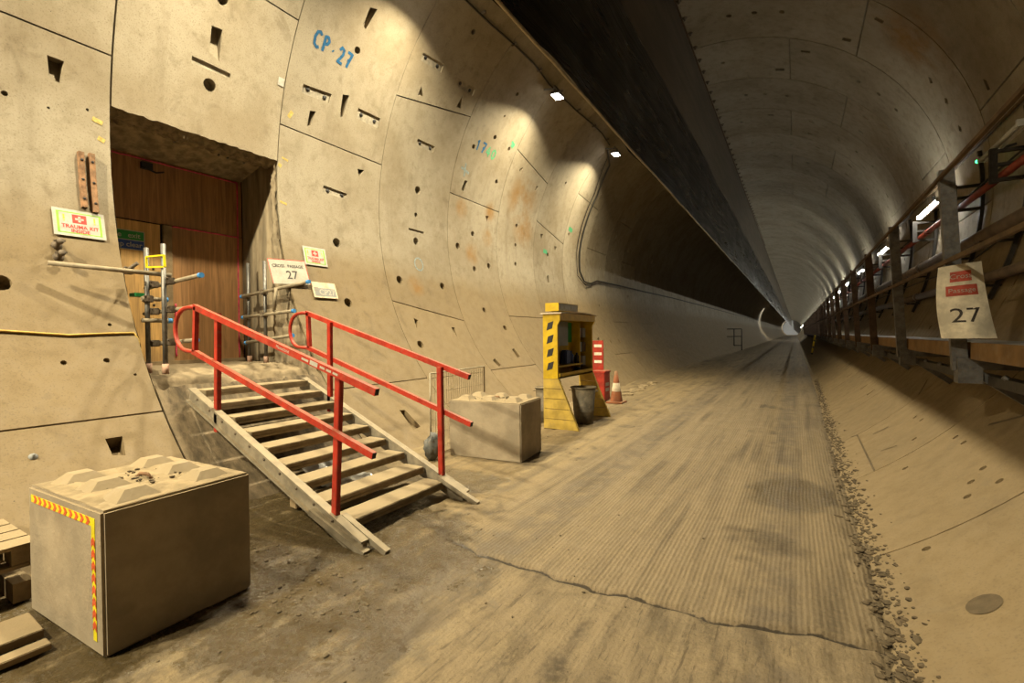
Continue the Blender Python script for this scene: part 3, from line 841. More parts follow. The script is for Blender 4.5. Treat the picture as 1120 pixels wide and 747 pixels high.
# ------------------------------------------------------------------ staircase
st = thing('staircase', (-4.1, 3.15, 0), 'portable site stair with dusty treads and red handrails leading to the doorway', 'stairs')
YA, YB = 2.51, 3.80
def tread_pos(i): return -3.08-.270*i, .165+.1185*i
tm = None
for i in range(9):
    x, z = tread_pos(i)
    m = MB(); m.bb(x-.255, x, YA+.045, YB-.045, z-.045, z, .006)
    m.bb(x-.02, x, YA+.045, YB-.045, z-.07, z-.045)
    m.build('tread', MAT['tread'], st)
for s, yy in ((-1, YA), (1, YB)):
    a = Vector((-5.42, yy, 1.07)); b = Vector((-2.86, yy, .02))
    m = MB()
    m.bar(a, b, .045, .15)
    d = (b-a).normalized(); n = Vector((-d.z, 0, d.x)); n = n if n.z > 0 else -n
    for k in (.066, -.066): m.bar(a+n*k+Vector((0, s*.035, 0)), b+n*k+Vector((0, s*.035, 0)), .03, .02)
    o = m.build('stringer', MAT['alloy'], st)
    m = MB(); m.bar((-3.42, yy+s*.045, .22), (-2.80, yy+s*.03, .0), .07, .05); m.bar((-3.15, yy-s*.05, .20), (-2.66, yy-s*.05, .01), .05, .045)
    m.build('stringer_foot', MAT['alloy'], o)
    for q in range(10):
        f = .06+.09*q; p = a.lerp(b, f)
        MB().lathe(p+Vector((0, s*.022, .02)), [(.001, .012), (.012, .01), (.014, 0)], 6, (0, s, 0)).build('stringer_bolt', MAT['clamp'], o)
def handrail(yy, s, top0, top1, bot0, bot1, loopx, pa, pb, sticker):
    m = MB()
    m.bar((top0[0], yy, top0[1]), (top1[0], yy, top1[1]), .042, .055)
    m.bar((bot0[0], yy, bot0[1]), (bot1[0], yy, bot1[1]), .042, .05)
    ym = (top0[1]+bot0[1])/2; rv = (top0[1]-bot0[1])/2
    pts = [(top0[0]+.02, yy, top0[1])]
    for k in range(13):
        a = math.pi/2+math.pi*k/12
        cx = top0[0]-.10+(loopx-top0[0]+.10)*max(0, -math.cos(a))**.8
        pts.append((cx, yy, ym+rv*math.sin(a)))
    pts.append((bot0[0]+.02, yy, bot0[1]))
    m.tube(pts, .022, 8)
    h = m.build('handrail', MAT['red'], st)
    MB().bar((top0[0]+.03, yy, top0[1]), (bot0[0]+.03, yy, bot0[1]), .042, .045, (1, 0, 0)).build('handrail_post', MAT['red'], h)
    for (x0, z0, x1, z1) in (pa, pb):
        MB().bar((x0, yy+s*.04, z0), (x1, yy+s*.04, z1), .045, .06, (1, 0, 0), .004).build('handrail_post', MAT['red'], h)
    for (e, f) in ((top1, top0), (bot1, bot0)):
        d = (Vector((e[0], yy, e[1]))-Vector((f[0], yy, f[1]))).normalized(); p = Vector((e[0], yy, e[1]))
        MB().bar(p-d*.002, p+d*.004, .034, .044).build('end_cap', MAT['black'], h)
    if sticker:
        d = (Vector((top1[0], yy, top1[1]))-Vector((top0[0], yy, top0[1]))).normalized()
        p = Vector((top0[0], yy-.0215, top0[1]))
        text('handrail_lettering', 'Massetland', .042, MAT['white'], h, p+d*1.55, d, (0, 0, 1))
        c = p+d*1.98; F_ = Face(c, d, (0, 0, 1)); b = MB(); F_.rect(b, -.05, .05, -.018, .018, 0, .001); b.build('white_sticker', MAT['white'], h)
        for q0, q1 in ((-.16, -.07), (.08, .14), (.16, .22), (.24, .30)):
            b = MB(); F_.rect(b, q0, q1, -.010, .008, 0, .001); b.build('faded_print', MAT['sign_white'], h)
handrail(YA-.04, 1, (-5.25, 1.975), (-2.65, 1.24), (-5.29, 1.52), (-2.69, .765), -5.66, (-4.94, .72, -4.89, 1.90), (-3.185, .19, -3.11, 1.37), True)
handrail(YB+.04, -1, (-5.37, 1.965), (-2.81, 1.235), (-5.35, 1.52), (-2.79, .76), -5.72, (-4.89, .74, -4.87, 1.83), (-3.15, .21, -3.155, 1.33), False)

# timber bearers and sheeting under the stair
for (a, b) in (((-4.10, 2.75, .075), (-4.05, 3.18, .075)), ((-3.6, 2.75, .05), (-3.5, 3.7, .05))):
    tag(MB().bar(a, b, .12, .09, bev=.006).build('timber_bearer', MAT['timber']), 'dusty timber bearer lying under the stair %s' % ('near the lining wall' if a[0] < -4 else 'halfway to its foot'), 'timber')
def sheet(name, fn, nu, nv, mat, org):
    mb = MB(); mb.add([fn(i/nu, j/nv) for j in range(nv+1) for i in range(nu+1)], [(j*(nu+1)+i, j*(nu+1)+i+1, (j+1)*(nu+1)+i+1, (j+1)*(nu+1)+i) for j in range(nv) for i in range(nu)], True)
    return mb.build(name, mat, None, org)
def f_pl(u, v):
    x = -4.75+1.05*u; y = 3.22+.52*v+.05*nz(u, v, 1, 3)
    zc = ZC-math.sqrt(RR*RR-(x-XC)**2)
    return (x, y, max(zc, .02)+.06+.05*nz(u, v, 2, 5)+.035*nz(u, v, 2, 13))
o = sheet('plastic_sheeting', f_pl, 40, 26, MAT['plastic'], (-4.4, 3.5, .1))
tag(o, 'crumpled shiny translucent plastic sheet under the stair treads', 'plastic sheet')
for v in (0,): pass

# ------------------------------------------------------------------ concrete blocks
def block(name, corner, sx, sy, h, rot, label, tape):
    """corner: front right bottom (tunnel side); sx along -X, sy along +Y"""
    t = thing(name, (corner[0]-sx/2, corner[1]+sy/2, 0), label, 'concrete block')
    Rm = Matrix.Rotation(rot, 3, 'Z'); c0 = Vector((corner[0], corner[1], 0))
    def P(x, y, z): return c0+Rm @ Vector((x, y, z))
    m = MB()
    m.box(P(-sx/2, sy/2, h/2), (sx, sy, h), Rm, .014)
    m.build('block_body', MAT['block'], t)
    for i in range(3):
        for j in range(2):
            cx = -sx*(i+.5)/3; cy = sy*(j+.5)/2; a = .115; b = .05; hh = .055
            vs = [P(cx+p*a*.9, cy+q*a, h-.004) for p, q in ((-1, -1), (1, -1), (1, 1), (-1, 1))]+[P(cx+p*b, cy+q*b, h+hh) for p, q in ((-1, -1), (1, -1), (1, 1), (-1, 1))]
            MB().add(vs, [(0, 1, 5, 4), (1, 2, 6, 5), (2, 3, 7, 6), (3, 0, 4, 7), (4, 5, 6, 7), (3, 2, 1, 0)]).build('locating_nub', MAT['block'], t)
    nd = 36; vs = []; rr_ = random.Random(int(sx*1000))
    for j in range(nd+1):
        for i in range(nd+1):
            u, v = .02+.96*i/nd, .02+.96*j/nd; e = min(u, v, 1-u, 1-v)
            q = .016*max(0, noise.noise(Vector((u*5, v*5, sx*9)))+.35)+.010*noise.noise(Vector((u*17, v*17, sx*9)))
            vs.append(P(-sx*u, sy*v, h+max(-.003, q*min(1, e*9))))
    MB().add(vs, [(j*(nd+1)+i, j*(nd+1)+i+1, (j+1)*(nd+1)+i+1, (j+1)*(nd+1)+i) for j in range(nd) for i in range(nd)], True).build('dust_layer', MAT['dustpile'], t)
    cr = MB()
    for k in range(60):
        u, v = rr_.gauss(.5, .16), rr_.gauss(.5, .2)
        if .05 < u < .95 and .05 < v < .95: lump(cr, P(-sx*u, sy*v, h+.012), rr_.choice((.004, .006, .009, .014)), rr_)
    cr = cr.build('crumbs', MAT['mud'], t); cr['kind'] = 'stuff'
    # recessed lifting loop amid dust
    pts = [P(-sx/2-.05, sy/2-.02, h+.0), P(-sx/2-.03, sy/2, h+.03), P(-sx/2+.04, sy/2+.01, h+.03), P(-sx/2+.06, sy/2+.02, h)]
    MB().tube(pts, .011, 6).build('lifting_loop', MAT['rust'], t)
    if tape:
        Fc = Face(P(-sx/2, 0, h/2), Rm @ Vector((1, 0, 0)), (0, 0, 1))
        tp = MB(); zt = h/2-.07
        Fc.rect(tp, -sx/2+.05, sx/2-.075, zt-.022, zt+.022, 0, .002)
        Fc.rect(tp, sx/2-.115, sx/2-.075, -h/2+.07, zt-.02, 0, .0025)
        tpo = tp.build('hazard_tape', MAT['tape_y'], t)
        n = 11
        for k in range(n):
            x = -sx/2+.09+k*(sx-.2)/n; q = .03
            ch = MB(); Fc.plate(ch, [(x, zt-.022), (x+q, zt-.022), (x+q+.022, zt), (x+q, zt+.022), (x, zt+.022), (x+.022, zt)], .002, .0035); ch.build('tape_chevron', MAT['tape_r'], tpo)
        n = 8; xm = sx/2-.095
        for k in range(n):
            y = -h/2+.12+k*(h-.26)/n; q = .036
            ch = MB(); Fc.plate(ch, [(xm-.02, y), (xm, y+.02), (xm+.02, y), (xm+.02, y+q), (xm, y+q+.02), (xm-.02, y+q)], .0025, .004); ch.build('tape_chevron', MAT['tape_r'], tpo)
    return t
block('concrete_block', (-3.06, .98), .97, .79, .765, R_(2.4), 'big dusty concrete block with red and yellow hazard tape on its edges', True)
block('concrete_block', (-3.03, 5.24), 1.08, .72, .765, R_(6), 'plain concrete block beside the stair foot, without hazard tape', False)

# ------------------------------------------------------------------ pallet and plank by the near block
pl = thing('pallet', (-4.6, .75, 0), 'timber pallet against the wall behind the taped concrete block', 'pallet')
for k in range(4):
    MB().bar((-4.77+.185*k, .15, .37), (-4.77+.185*k, 1.0, .37), .165, .022).build('deck_board', MAT['timber'], pl)
for yv in (.25, .6, .93):
    MB().bb(-4.72, -4.14, yv-.045, yv+.045, .26, .36).build('stringer_block', MAT['timber'], pl)
    MB().bb(-4.5, -4.13, yv-.045, yv+.045, .13, .15).build('bottom_board', MAT['timber'], pl)
    MB().bb(-4.42, -4.13, yv-.045, yv+.045, .03, .13).build('stringer_block', MAT['timber'], pl)
for k in range(2):
    MB().bar((-4.40+.2*k, .15, .245), (-4.40+.2*k, 1.0, .245), .12, .022).build('deck_board', MAT['timber'], pl)
tag(MB().bar((-3.74, .10, .035), (-3.71, .885, .035), .30, .05, bev=.004).build('timber_plank', MAT['timber']), 'loose timber plank lying on the mud in front of the taped block', 'plank')
tag(MB().bar((-3.47, .10, .02), (-3.45, .87, .02), .09, .035, bev=.004).build('timber_batten', MAT['timber']), 'narrow batten lying beside the loose plank on the mud', 'batten')

# ------------------------------------------------------------------ scaffold tube guard at each side of the doorway
def couple(mb, p, r=.036):
    mb.box(p, (.085, .085, .075), None, .008)
    mb.tube([Vector(p)+Vector((.03, -.03, .02)), Vector(p)+Vector((.075, -.055, .03))], .009, 6)
def scaffold(name, label, verts, horis, org):
    t = thing(name, org, label, 'scaffolding')
    for (x, y, z0, z1) in verts:
        o = MB().tube([(x, y, z0), (x, y, z1)], .024, 12).build('upright_tube', MAT['galv'], t)
        MB().tube([(x, y, z0), (x, y, z0+.11)], .033, 10).build('tube_sleeve', MAT['sleeve'], o)
    for (a, b, capa, capb) in horis:
        o = MB().tube([a, b], .024, 12).build('ledger_tube', MAT['dusty_tube'], t)
        d = (Vector(b)-Vector(a)).normalized()
        for cap, p, s in ((capa, a, -1), (capb, b, 1)):
            if cap: MB().tube([Vector(p)-d*s*.03, Vector(p)+d*s*.012], .028, 12).build('end_cap', MAT['blue'], o)
        for (x, y, z0, z1) in verts:
            if abs(d.x) > .5 and min(a[0], b[0]) < x < max(a[0], b[0]):
                f = (x-a[0])/(b[0]-a[0]); p = Vector(a).lerp(Vector(b), f)
                m = MB(); couple(m, (x, (p.y+y)/2, p.z)); m.build('coupler', MAT['clamp'], o)
    return t
sl = scaffold('scaffold_guard', 'scaffold tube guard with blue end caps by the large trauma kit sign', [(-6.22, 2.44, 1.27, 2.67), (-5.87, 2.46, 1.27, 2.68)],
    [((-6.58, 2.57, 2.25), (-5.30, 2.56, 2.31), False, True), ((-6.62, 2.57, 1.95), (-5.48, 2.57, 1.985), False, False), ((-6.52, 2.57, 1.59), (-5.42, 2.56, 1.635), False, True),
     ((-6.20, 2.38, 2.10), (-6.20, 2.62, 2.10), False, True), ((-6.20, 2.38, 1.86), (-6.20, 2.66, 1.86), False, True),
     ((-6.19, 1.62, 2.40), (-5.86, 2.53, 2.345), False, False)], (-6.0, 2.45, 1.27))
m = MB(); couple(m, (-6.16, 2.25, 2.39)); m.tube([(-6.14, 2.22, 2.38), (-6.06, 2.30, 2.47)], .02, 8); m.build('coupler', MAT['clamp'], sl)
m = MB(); couple(m, (-6.2, 2.44, 2.10)); m.build('coupler', MAT['clamp'], sl)
mf = MB()
fr = [(-6.19, 2.43, 2.565), (-5.78, 2.43, 2.545), (-5.77, 2.43, 2.42), (-6.19, 2.43, 2.45)]
for i in range(4): mf.bar(fr[i], fr[(i+1) % 4], .02, .016)
mf.build('yellow_strap', MAT['tape_y'], sl)
MB().bb(-6.45, -6.3, 2.36, 2.47, 2.13, 2.17).build('green_clip', MAT['dkgreen'], sl)
scaffold('scaffold_guard', 'scaffold tube guard with blue end caps beside the cross passage number board', [(-7.15, 4.12, 1.27, 2.79), (-6.69, 4.10, 1.27, 2.78)],
    [((-7.23, 4.06, 2.28), (-5.62, 4.06, 2.40), True, True), ((-7.20, 4.06, 1.965), (-5.95, 4.06, 2.02), True, True), ((-7.14, 4.06, 1.58), (-5.99, 4.06, 1.68), True, True),
     ((-6.30, 4.03, 2.36), (-6.35, 4.02, 2.05), False, False)], (-6.9, 4.1, 1.27))

# ------------------------------------------------------------------ wall fittings left of the doorway
ch = thing('cable_channel', cylp(2.05, 187, .02), 'pair of rusty steel channels bolted upright above the large trauma kit sign', 'steel channel')
for yy, ta, tb in ((2.0, 183.3, 190.9), (2.09, 183.2, 191.4)):
    pts = [cylp(yy, ta+(tb-ta)*i/6, .05) for i in range(7)]
    m = MB()
    for i in range(6):
        nn = cyln(ta)
        m.bar(pts[i], pts[i+1], .045, .008, nn)
        for s in (-1, 1): m.bar(pts[i]+Vector((0, s*.021, 0))-nn*.022, pts[i+1]+Vector((0, s*.021, 0))-nn*.022, .006, .05, nn)
    o = m.build('channel', MAT['rust'], ch)
    for f in (.15, .5, .85):
        tt = ta+(tb-ta)*f; MB().lathe(cylp(yy, tt, .052), [(.001, .012), (.012, .01), (.014, 0)], 8, cyln(tt)).build('slot_bolt', MAT['black'], o)
for k, tt in enumerate((196.6, 198.2)):
    m = MB(); p = cylp(1.745, tt, .0); n = cyln(tt)
    m.lathe(p, [(.045, 0), (.045, .02), (.022, .03), (.022, .10), (.03, .10), (.03, .13), (.001, .13)], 10, n)
    m.bar(p+n*.11+Vector((0, -.05, 0)), p+n*.11+Vector((0, .04, .01)), .02, .02)
    tag(m.build('wall_anchor', MAT['clamp'], None, p), 'stub anchor bolt on the wall under the large trauma kit sign, %s of two' % ('upper' if k == 0 else 'lower'), 'anchor bolt')
tag(MB().lathe(cylp(1.27, 224.1, 0), [(.03, 0), (.03, .006), (.011, .008), (.011, .035), (.001, .035)], 12, cyln(224.1)).build('wall_anchor', MAT['grey_panel']), 'zinc anchor bolt with washer low on the lining behind the taped block', 'anchor bolt')

def trauma_sign(name, y0, y1, t0, t1, label, full):
    c = (cylp(y0, t0)+cylp(y1, t1))/2; tm = (t0+t1)/2
    upv = (cylp(0, t0)-cylp(0, t1)).normalized(); n = cyln(tm)
    c = c+n*.018
    wv = y1-y0; hv = (t1-t0)*K
    t = thing(name, c, label, 'sign'); F_ = Face(c, (0, 1, 0), upv)
    b = MB(); F_.rect(b, -wv/2, wv/2, -hv/2, hv/2, -.004, 0); b.build('sign_board', MAT['white'], t)
    g = MB(); e = .012
    def ring(a, d):
        F_.rect(g, -a, -a+.02, -d, d, 0, .001); F_.rect(g, a-.02, a, -d, d, 0, .001)
        F_.rect(g, -a, a, d-.010, d, 0, .001); F_.rect(g, -a, a, -d, -d+.010, 0, .001)
    ring(wv/2-.03, hv/2-.03); g.build('green_border', MAT['green_print'], t)
    q = .058; b = MB(); F_.rect(b, -q, q, .0, 2*q*.82, 0, .001); ro = b.build('red_square', MAT['red_print'], t)
    b = MB(); F_.rect(b, -.035, .035, q*.82-.011, q*.82+.011, .001, .002); F_.rect(b, -.011, .011, q*.82-.032, q*.82+.032, .001, .002); b.build('white_cross', MAT['white'], ro)
    for s in (-1, 1):
        b = MB(); F_.rect(b, s*.125-.007, s*.125+.007, .03, .085, 0, .001); b.build('exclamation_bar', MAT['orange_print'], t)
        b = MB(); F_.rect(b, s*.125-.007, s*.125+.007, .010, .022, 0, .001); b.build('exclamation_dot', MAT['orange_print'], t)
    text('sign_lettering', 'TRAUMA', .056, MAT['red_print'], t, F_.p(-.045, -.042, .002), F_.r, F_.u, sx=.92, bold=.0012)
    text('sign_lettering', 'KIT', .056, MAT['red_print'], t, F_.p(.115, -.042, .002), F_.r, F_.u, sx=.92, bold=.0012)
    text('sign_lettering', 'INSIDE', .054, MAT['red_print'], t, F_.p(0, -.09, .002), F_.r, F_.u, sx=.95, bold=.0012)
    return t
trauma_sign('trauma_sign', 1.735, 2.16, 191.45, 195.1, 'large white TRAUMA KIT INSIDE sign with green border under the rusty channels', True)
trauma_sign('trauma_sign', 4.60, 5.01, 190.8, 194.5, 'white TRAUMA KIT INSIDE sign beside the cross passage number board', True)
# cross passage board and grey plate
c = Vector((-6.37, 4.285, 2.615)); upv = (cylp(0, 194.3)-cylp(0, 199)).normalized()
t = thing('number_board', c, 'white CROSS PASSAGE 27 board tied to the scaffold beside the doorway', 'sign'); F_ = Face(c, (0, 1, .06), upv)
b = MB(); F_.rect(b, -.30, .30, -.19, .19, -.004, 0); b.build('sign_board', MAT['sign_white'], t)
b = MB(); F_.rect(b, -.30, .30, .182, .19, 0, .001); F_.rect(b, .292, .30, -.19, .19, 0, .001); F_.rect(b, -.30, -.292, -.19, .19, 0, .001); b.build('red_edge', MAT['red_print'], t)
text('sign_lettering', 'CROSS', .064, MAT['dark_print'], t, F_.p(-.155, .085, .002), F_.r, F_.u, bold=.0015)
text('sign_lettering', 'PASSAGE', .064, MAT['dark_print'], t, F_.p(.115, .085, .002), F_.r, F_.u, bold=.0015)
text('sign_lettering', '27', .18, MAT['dark_print'], t, F_.p(.03, -.055, .002), F_.r, F_.u, sx=1.05, bold=.002)
c = (cylp(4.63, 198)+cylp(5.06, 201.3))/2+cyln(199.6)*.03; upv = (cylp(0, 198)-cylp(0, 201)).normalized()
t = thing('identity_plate', c, 'small grey CP27 plate under the smaller trauma kit sign', 'sign'); F_ = Face(c, (0, 1, 0), upv)
b = MB(); F_.rect(b, -.215, .215, -.13, .13, -.012, 0); b.build('plate', MAT['cone_w'], t)
b = MB(); F_.rect(b, -.19, .19, -.105, .03, 0, .001); b.build('grey_panel', MAT['grey_panel'], t)
text('sign_lettering', 'CP27', .13, MAT['sign_white'], t, F_.p(0.03, -.04, .002), F_.r, F_.u, sx=1.0, bold=.002)
b = MB(); F_.rect(b, -.195, -.12, -.02, .04, 0.001, .003); b.build('dark_square', MAT['grey_print'], t)
# fire exit sign on the door
c = Vector((DX+.006, 2.74, 2.975)); t = thing('fire_exit_sign', c, 'green and blue Fire exit keep clear sign on the plywood door', 'sign'); F_ = Face(c, (0, 1, 0), (0, 0, 1))
b = MB(); F_.rect(b, -.225, .225, -.13, .13, -.002, 0); b.build('sign_board', MAT['white'], t)
b = MB(); F_.rect(b, -.215, .215, .005, .12, 0, .001); b.build('green_panel', MAT['dkgreen'], t)
b = MB(); F_.rect(b, -.215, .215, -.12, -.005, 0, .001); b.build('blue_panel', MAT['dkblue'], t)
for wd_, x_, y_ in (('Fire', -.105, .06), ('exit', .105, .06), ('Keep', -.105, -.062), ('clear', .105, -.062)):
    text('sign_lettering', wd_, .092, MAT['white'], t, F_.p(x_, y_, .002), F_.r, F_.u, bold=.001)
c = Vector((DX+.006, 2.58, 2.76)); t = thing('door_notice', c, 'small white notice with blue disc under the fire exit sign', 'sign'); F_ = Face(c, (0, 1, 0), (0, 0, 1))
b = MB(); F_.rect(b, -.08, .08, -.08, .08, -.002, 0); b.build('sign_board', MAT['white'], t)
b = MB(); F_.plate(b, [(.062*math.cos(k*.3307), .062*math.sin(k*.3307)) for k in range(19)], 0, .001); b.build('blue_disc', MAT['dkblue'], t)

# ------------------------------------------------------------------ spray marks on the lining (parts of the wall)
def ribbon(name, strokes, wd, mat, parent=wall_left):
    mb = MB()
    for stq in strokes:
        pts = []
        for i in range(len(stq)-1):
            for k in range(4): pts.append((stq[i][0]+(stq[i+1][0]-stq[i][0])*k/4, stq[i][1]+(stq[i+1][1]-stq[i][1])*k/4))
        pts.append(stq[-1]); vs = []; n = len(pts)
        for i, (q, t) in enumerate(pts):
            a = pts[max(0, i-1)]; b = pts[min(n-1, i+1)]
            dy = b[0]-a[0]; dt = (b[1]-a[1])*K; L = math.hypot(dy, dt) or 1
            for s in (-1, 1): vs.append(cylp(q+s*wd/2*(-dt/L), t+s*wd/2*(dy/L)/K, .004))
        mb.add(vs, [(2*i, 2*i+1, 2*i+3, 2*i+2) for i in range(n-1)])
    return mb.build(name, mat, parent)
def glyphs(name, txt, y, th, hh, adv, mat, slope=0.0):
    """hand-sprayed characters; y to the right, th increases downwards"""
    G_ = {'C': [[(.9, .15), (.6, 0), (.25, .1), (.05, .45), (.15, .85), (.5, 1), (.85, .9)]],
          'P': [[(.2, 1.0), (.2, 0)], [(.2, .05), (.6, 0), (.85, .2), (.65, .45), (.2, .5)]],
          '.': [[(.35, .55), (.5, .6)]],
          '2': [[(.1, .25), (.35, 0), (.75, .1), (.75, .4), (.4, .75), (.1, 1), (.9, .98)]],
          '7': [[(.1, .02), (.9, 0), (.6, .5), (.4, 1)], [(.3, .5), (.8, .52)]],
          '1': [[(.25, .25), (.5, 0), (.5, 1)]],
          '4': [[(.6, 0), (.1, .65), (.9, .65)], [(.65, .3), (.62, 1)]],
          '0': [[(.5, 0), (.15, .3), (.15, .75), (.5, 1), (.85, .7), (.85, .25), (.5, 0)]]}
    sts = []
    for i, chx in enumerate(txt):
        for s_ in G_[chx]: sts.append([(y+(i+px*.8)*adv, th+slope*(i+px)+py*hh/K) for px, py in s_])
    return ribbon(name, sts, .042, mat)
glyphs('spray_lettering', 'CP.27', 4.56, 150.9, .22, .143, MAT['graf_blue'], .12)
glyphs('spray_lettering', '17', 8.76, 152.75, .22, .21, MAT['graf_blue'])
glyphs('spray_lettering', '40', 9.18, 152.9, .22, .21, MAT['graf_green'])
ribbon('spray_ring', [[(7.25+.12*math.cos(k*.45), 190.3+.13*math.sin(k*.45)/K) for k in range(15)]], .03, MAT['graf_pale'])
ribbon('spray_mark', [[(8.62, 160), (8.66, 163.5)], [(8.5, 161.5), (8.8, 162.2)]], .05, MAT['graf_pale'])
ribbon('spray_mark', [[(9.95, 148.3), (10.12, 148.9)], [(9.98, 149.2), (10.1, 149.6)]], .06, MAT['graf_green'])
ribbon('spray_mark', [[(14.45, 164.5), (14.75, 165)]], .14, MAT['graf_green'])
ribbon('spray_mark', [[(12.9, 176.5), (13.15, 176.7)]], .12, MAT['graf_green'])
for (q, t, a, b) in ((4.42, 166.6, .05, .11), (4.39, 174.8, .10, .03), (4.31, 176.2, .05, .05), (4.36, 183.0, .11, .035), (2.33, 176.0, .0, .0), (2.16, 178.2, .09, .05), (2.19, 180.6, .06, .05)):
    if a: ribbon('paint_mark', [[(q-a/2, t), (q+a/2, t+.3)]], b, MAT['graf_yellow'])
m = MB(); q, t = 4.21, 162.1; Fq = Face(cylp(q, t, .006), (0, 1, 0), (cylp(0, t-1)-cylp(0, t+1))); Fq.rect(m, -.045, .045, -.055, .055, 0, .003); m.build('white_tag', MAT['white'], wall_left)
m = MB(); m.add([cylp(3.306+.085*math.cos(k*.3307), 307.2+.085*math.sin(k*.3307)/K, .004) for k in range(19)], [list(range(19))]); m.build('stained_disc', MAT['mud'], wall_right)

for pts_, wd_ in (([(7.84, 308.0), (7.76, 310.4)], .03), ([(8.31, 304.9), (8.23, 305.9), (6.3, 305.5)], .02), ([(8.3, 317.2), (8.67, 320.2)], .035), ([(5.71, 317.7), (5.38, 320.0)], .03), ([(6.9, 307.5), (6.78, 309.5)], .02)):
    ribbon('slot_shade', [pts_], wd_, MAT['mud'], wall_right)  # flat dark ribbons painted for the shade in shallow slots

# ------------------------------------------------------------------ cables
def wallcable(name, pts, r, mat, label, cat='cable'):
    P = []
    for i in range(len(pts)-1):
        (a, b, o1), (c, d, o2) = pts[i], pts[i+1]
        k = max(2, int(max(abs(c-a)/.5, abs(d-b)/2)))
        for j in range(k):
            f = j/k; P.append(cylp(a+(c-a)*f, b+(d-b)*f, o1+(o2-o1)*f))
    P.append(cylp(*pts[-1]))
    return tag(MB().tube(P, r, 6).build(name, mat, None, P[0]), label, cat)
wallcable('power_cable', [(-1, 207.3, .012), (1.26, 208.3, .012), (1.71, 208.9, .012), (2.0, 208.7, .012), (2.24, 208.6, .012), (2.275, 209.5, -.02), (2.29, 212, -.08)], .012, MAT['cable_y'], 'thin yellow cable strung level along the lining left of the doorway')
lp = [(FLOOD_Y[-1], 130.2, .05)]
for ya, yb in zip(FLOOD_Y[::-1][:-1], FLOOD_Y[::-1][1:]):
    for f in (.2, .4, .5, .6, .8, 1.0): lp.append((ya+(yb-ya)*f, 129.1+.9*math.sin(f*math.pi*2.0)*.5+(.5 if f == 1 else 0), .05))
wallcable('festoon_cable', lp, .018, MAT['cable'], 'black festoon cable looped between the floodlights high on the wall')
wallcable('drop_cable', [(14.15, 131.5, .1), (15.0, 135, .06), (15.5, 147.2, .05), (15.56, 159.9, .05), (15.55, 172, .05), (15.65, 180.5, .05), (16.0, 184.6, .05), (16.6, 184.9, .05), (17.3, 182.8, .05), (20, 182.3, .04), (23.3, 182.0, .04), (30, 181, .04), (38, 180.6, .04), (60, 180, .04), (110, 178, .04)], .028, MAT['cable'], 'thick black cable dropping down the wall from the last floodlight then running along it')
wallcable('drop_cable', [(14.6, 134, .05), (15.25, 147, .05), (15.3, 160, .05), (15.3, 172, .05), (15.45, 183, .05), (16.1, 186.3, .06), (16.8, 185.2, .05)], .014, MAT['cable'], 'thin black cable hanging in a loop beside the thick drop cable')
for i in range(7):
    q = 7.2+1.1*i
    tag(MB().bar(cylp(q, 129.4, .0), cylp(q, 128.2, .07), .02, .05).build('cable_hook', MAT['clamp'], None, cylp(q, 129.4, 0)), 'small dark hook holding the festoon cable high on the wall', 'hook', 'festoon cable hooks')

# ------------------------------------------------------------------ floodlights
names = {0: 'lit LED floodlight at the head of the black drop cable', 1: 'lit LED floodlight high on the wall above the yellow stand',
         2: 'lit LED floodlight high on the wall above the second concrete block', 3: 'lit LED floodlight high on the wall above the doorway',
         4: 'lit LED floodlight high on the wall behind the photographer', 5: 'last lit LED floodlight high on the wall behind the photographer'}
for i, yy in enumerate(FLOOD_Y):
    p = Vector((-4.70, yy, 7.12)); n = Vector((-.07, 0, -.99)).normalized()
    if i >= 4: n = Vector((-.08, .68, -.73)).normalized()      # the two behind are turned up the tunnel
    t = thing('floodlight', p, names[i], 'floodlight', 'floodlights high on the wall')
    r = Vector((0, 1, 0)); r = (r-n*r.dot(n)).normalized(); uu = n.cross(r)
    rot = Matrix((r, uu, n)).transposed()
    MB().box(p-n*.05, (.30, .22, .07), rot, .012).build('lamp_body', MAT['lamp_body'], t)
    MB().box(p-n*.008, (.26, .18, .016), rot).build('lamp_lens', MAT['lamp_lens'], t)
    m = MB()
    for s in (-1, 1): m.bar(p-n*.05+r*s*.165, p-n*.19+r*s*.165, .012, .03, uu)
    m.bar(p-n*.19-r*.17, p-n*.19+r*.17, .012, .03, uu); m.bar(p-n*.19, cylp(yy, 131.6, .03), .03, .03)
    m.build('bracket', MAT['lamp_body'], t)
    ld = bpy.data.lights.new('floodlight_beam', 'AREA'); ld.shape = 'RECTANGLE'; ld.size = .26; ld.size_y = .18
    ld.energy = FLOOD_W*(1.5 if i >= 4 else .95 if i == 3 else 1.0); ld.color = FLOOD_COL; ld.spread = R_(150 if i < 4 else 130)
    lo = bpy.data.objects.new('floodlight_beam', ld); COL.objects.link(lo); lo.parent = t
    lo.matrix_local = Matrix.Translation(n*.012) @ Matrix((r, uu*-1 if r.cross(-uu).dot(-n) > 0 else uu, -n)).transposed().to_4x4()

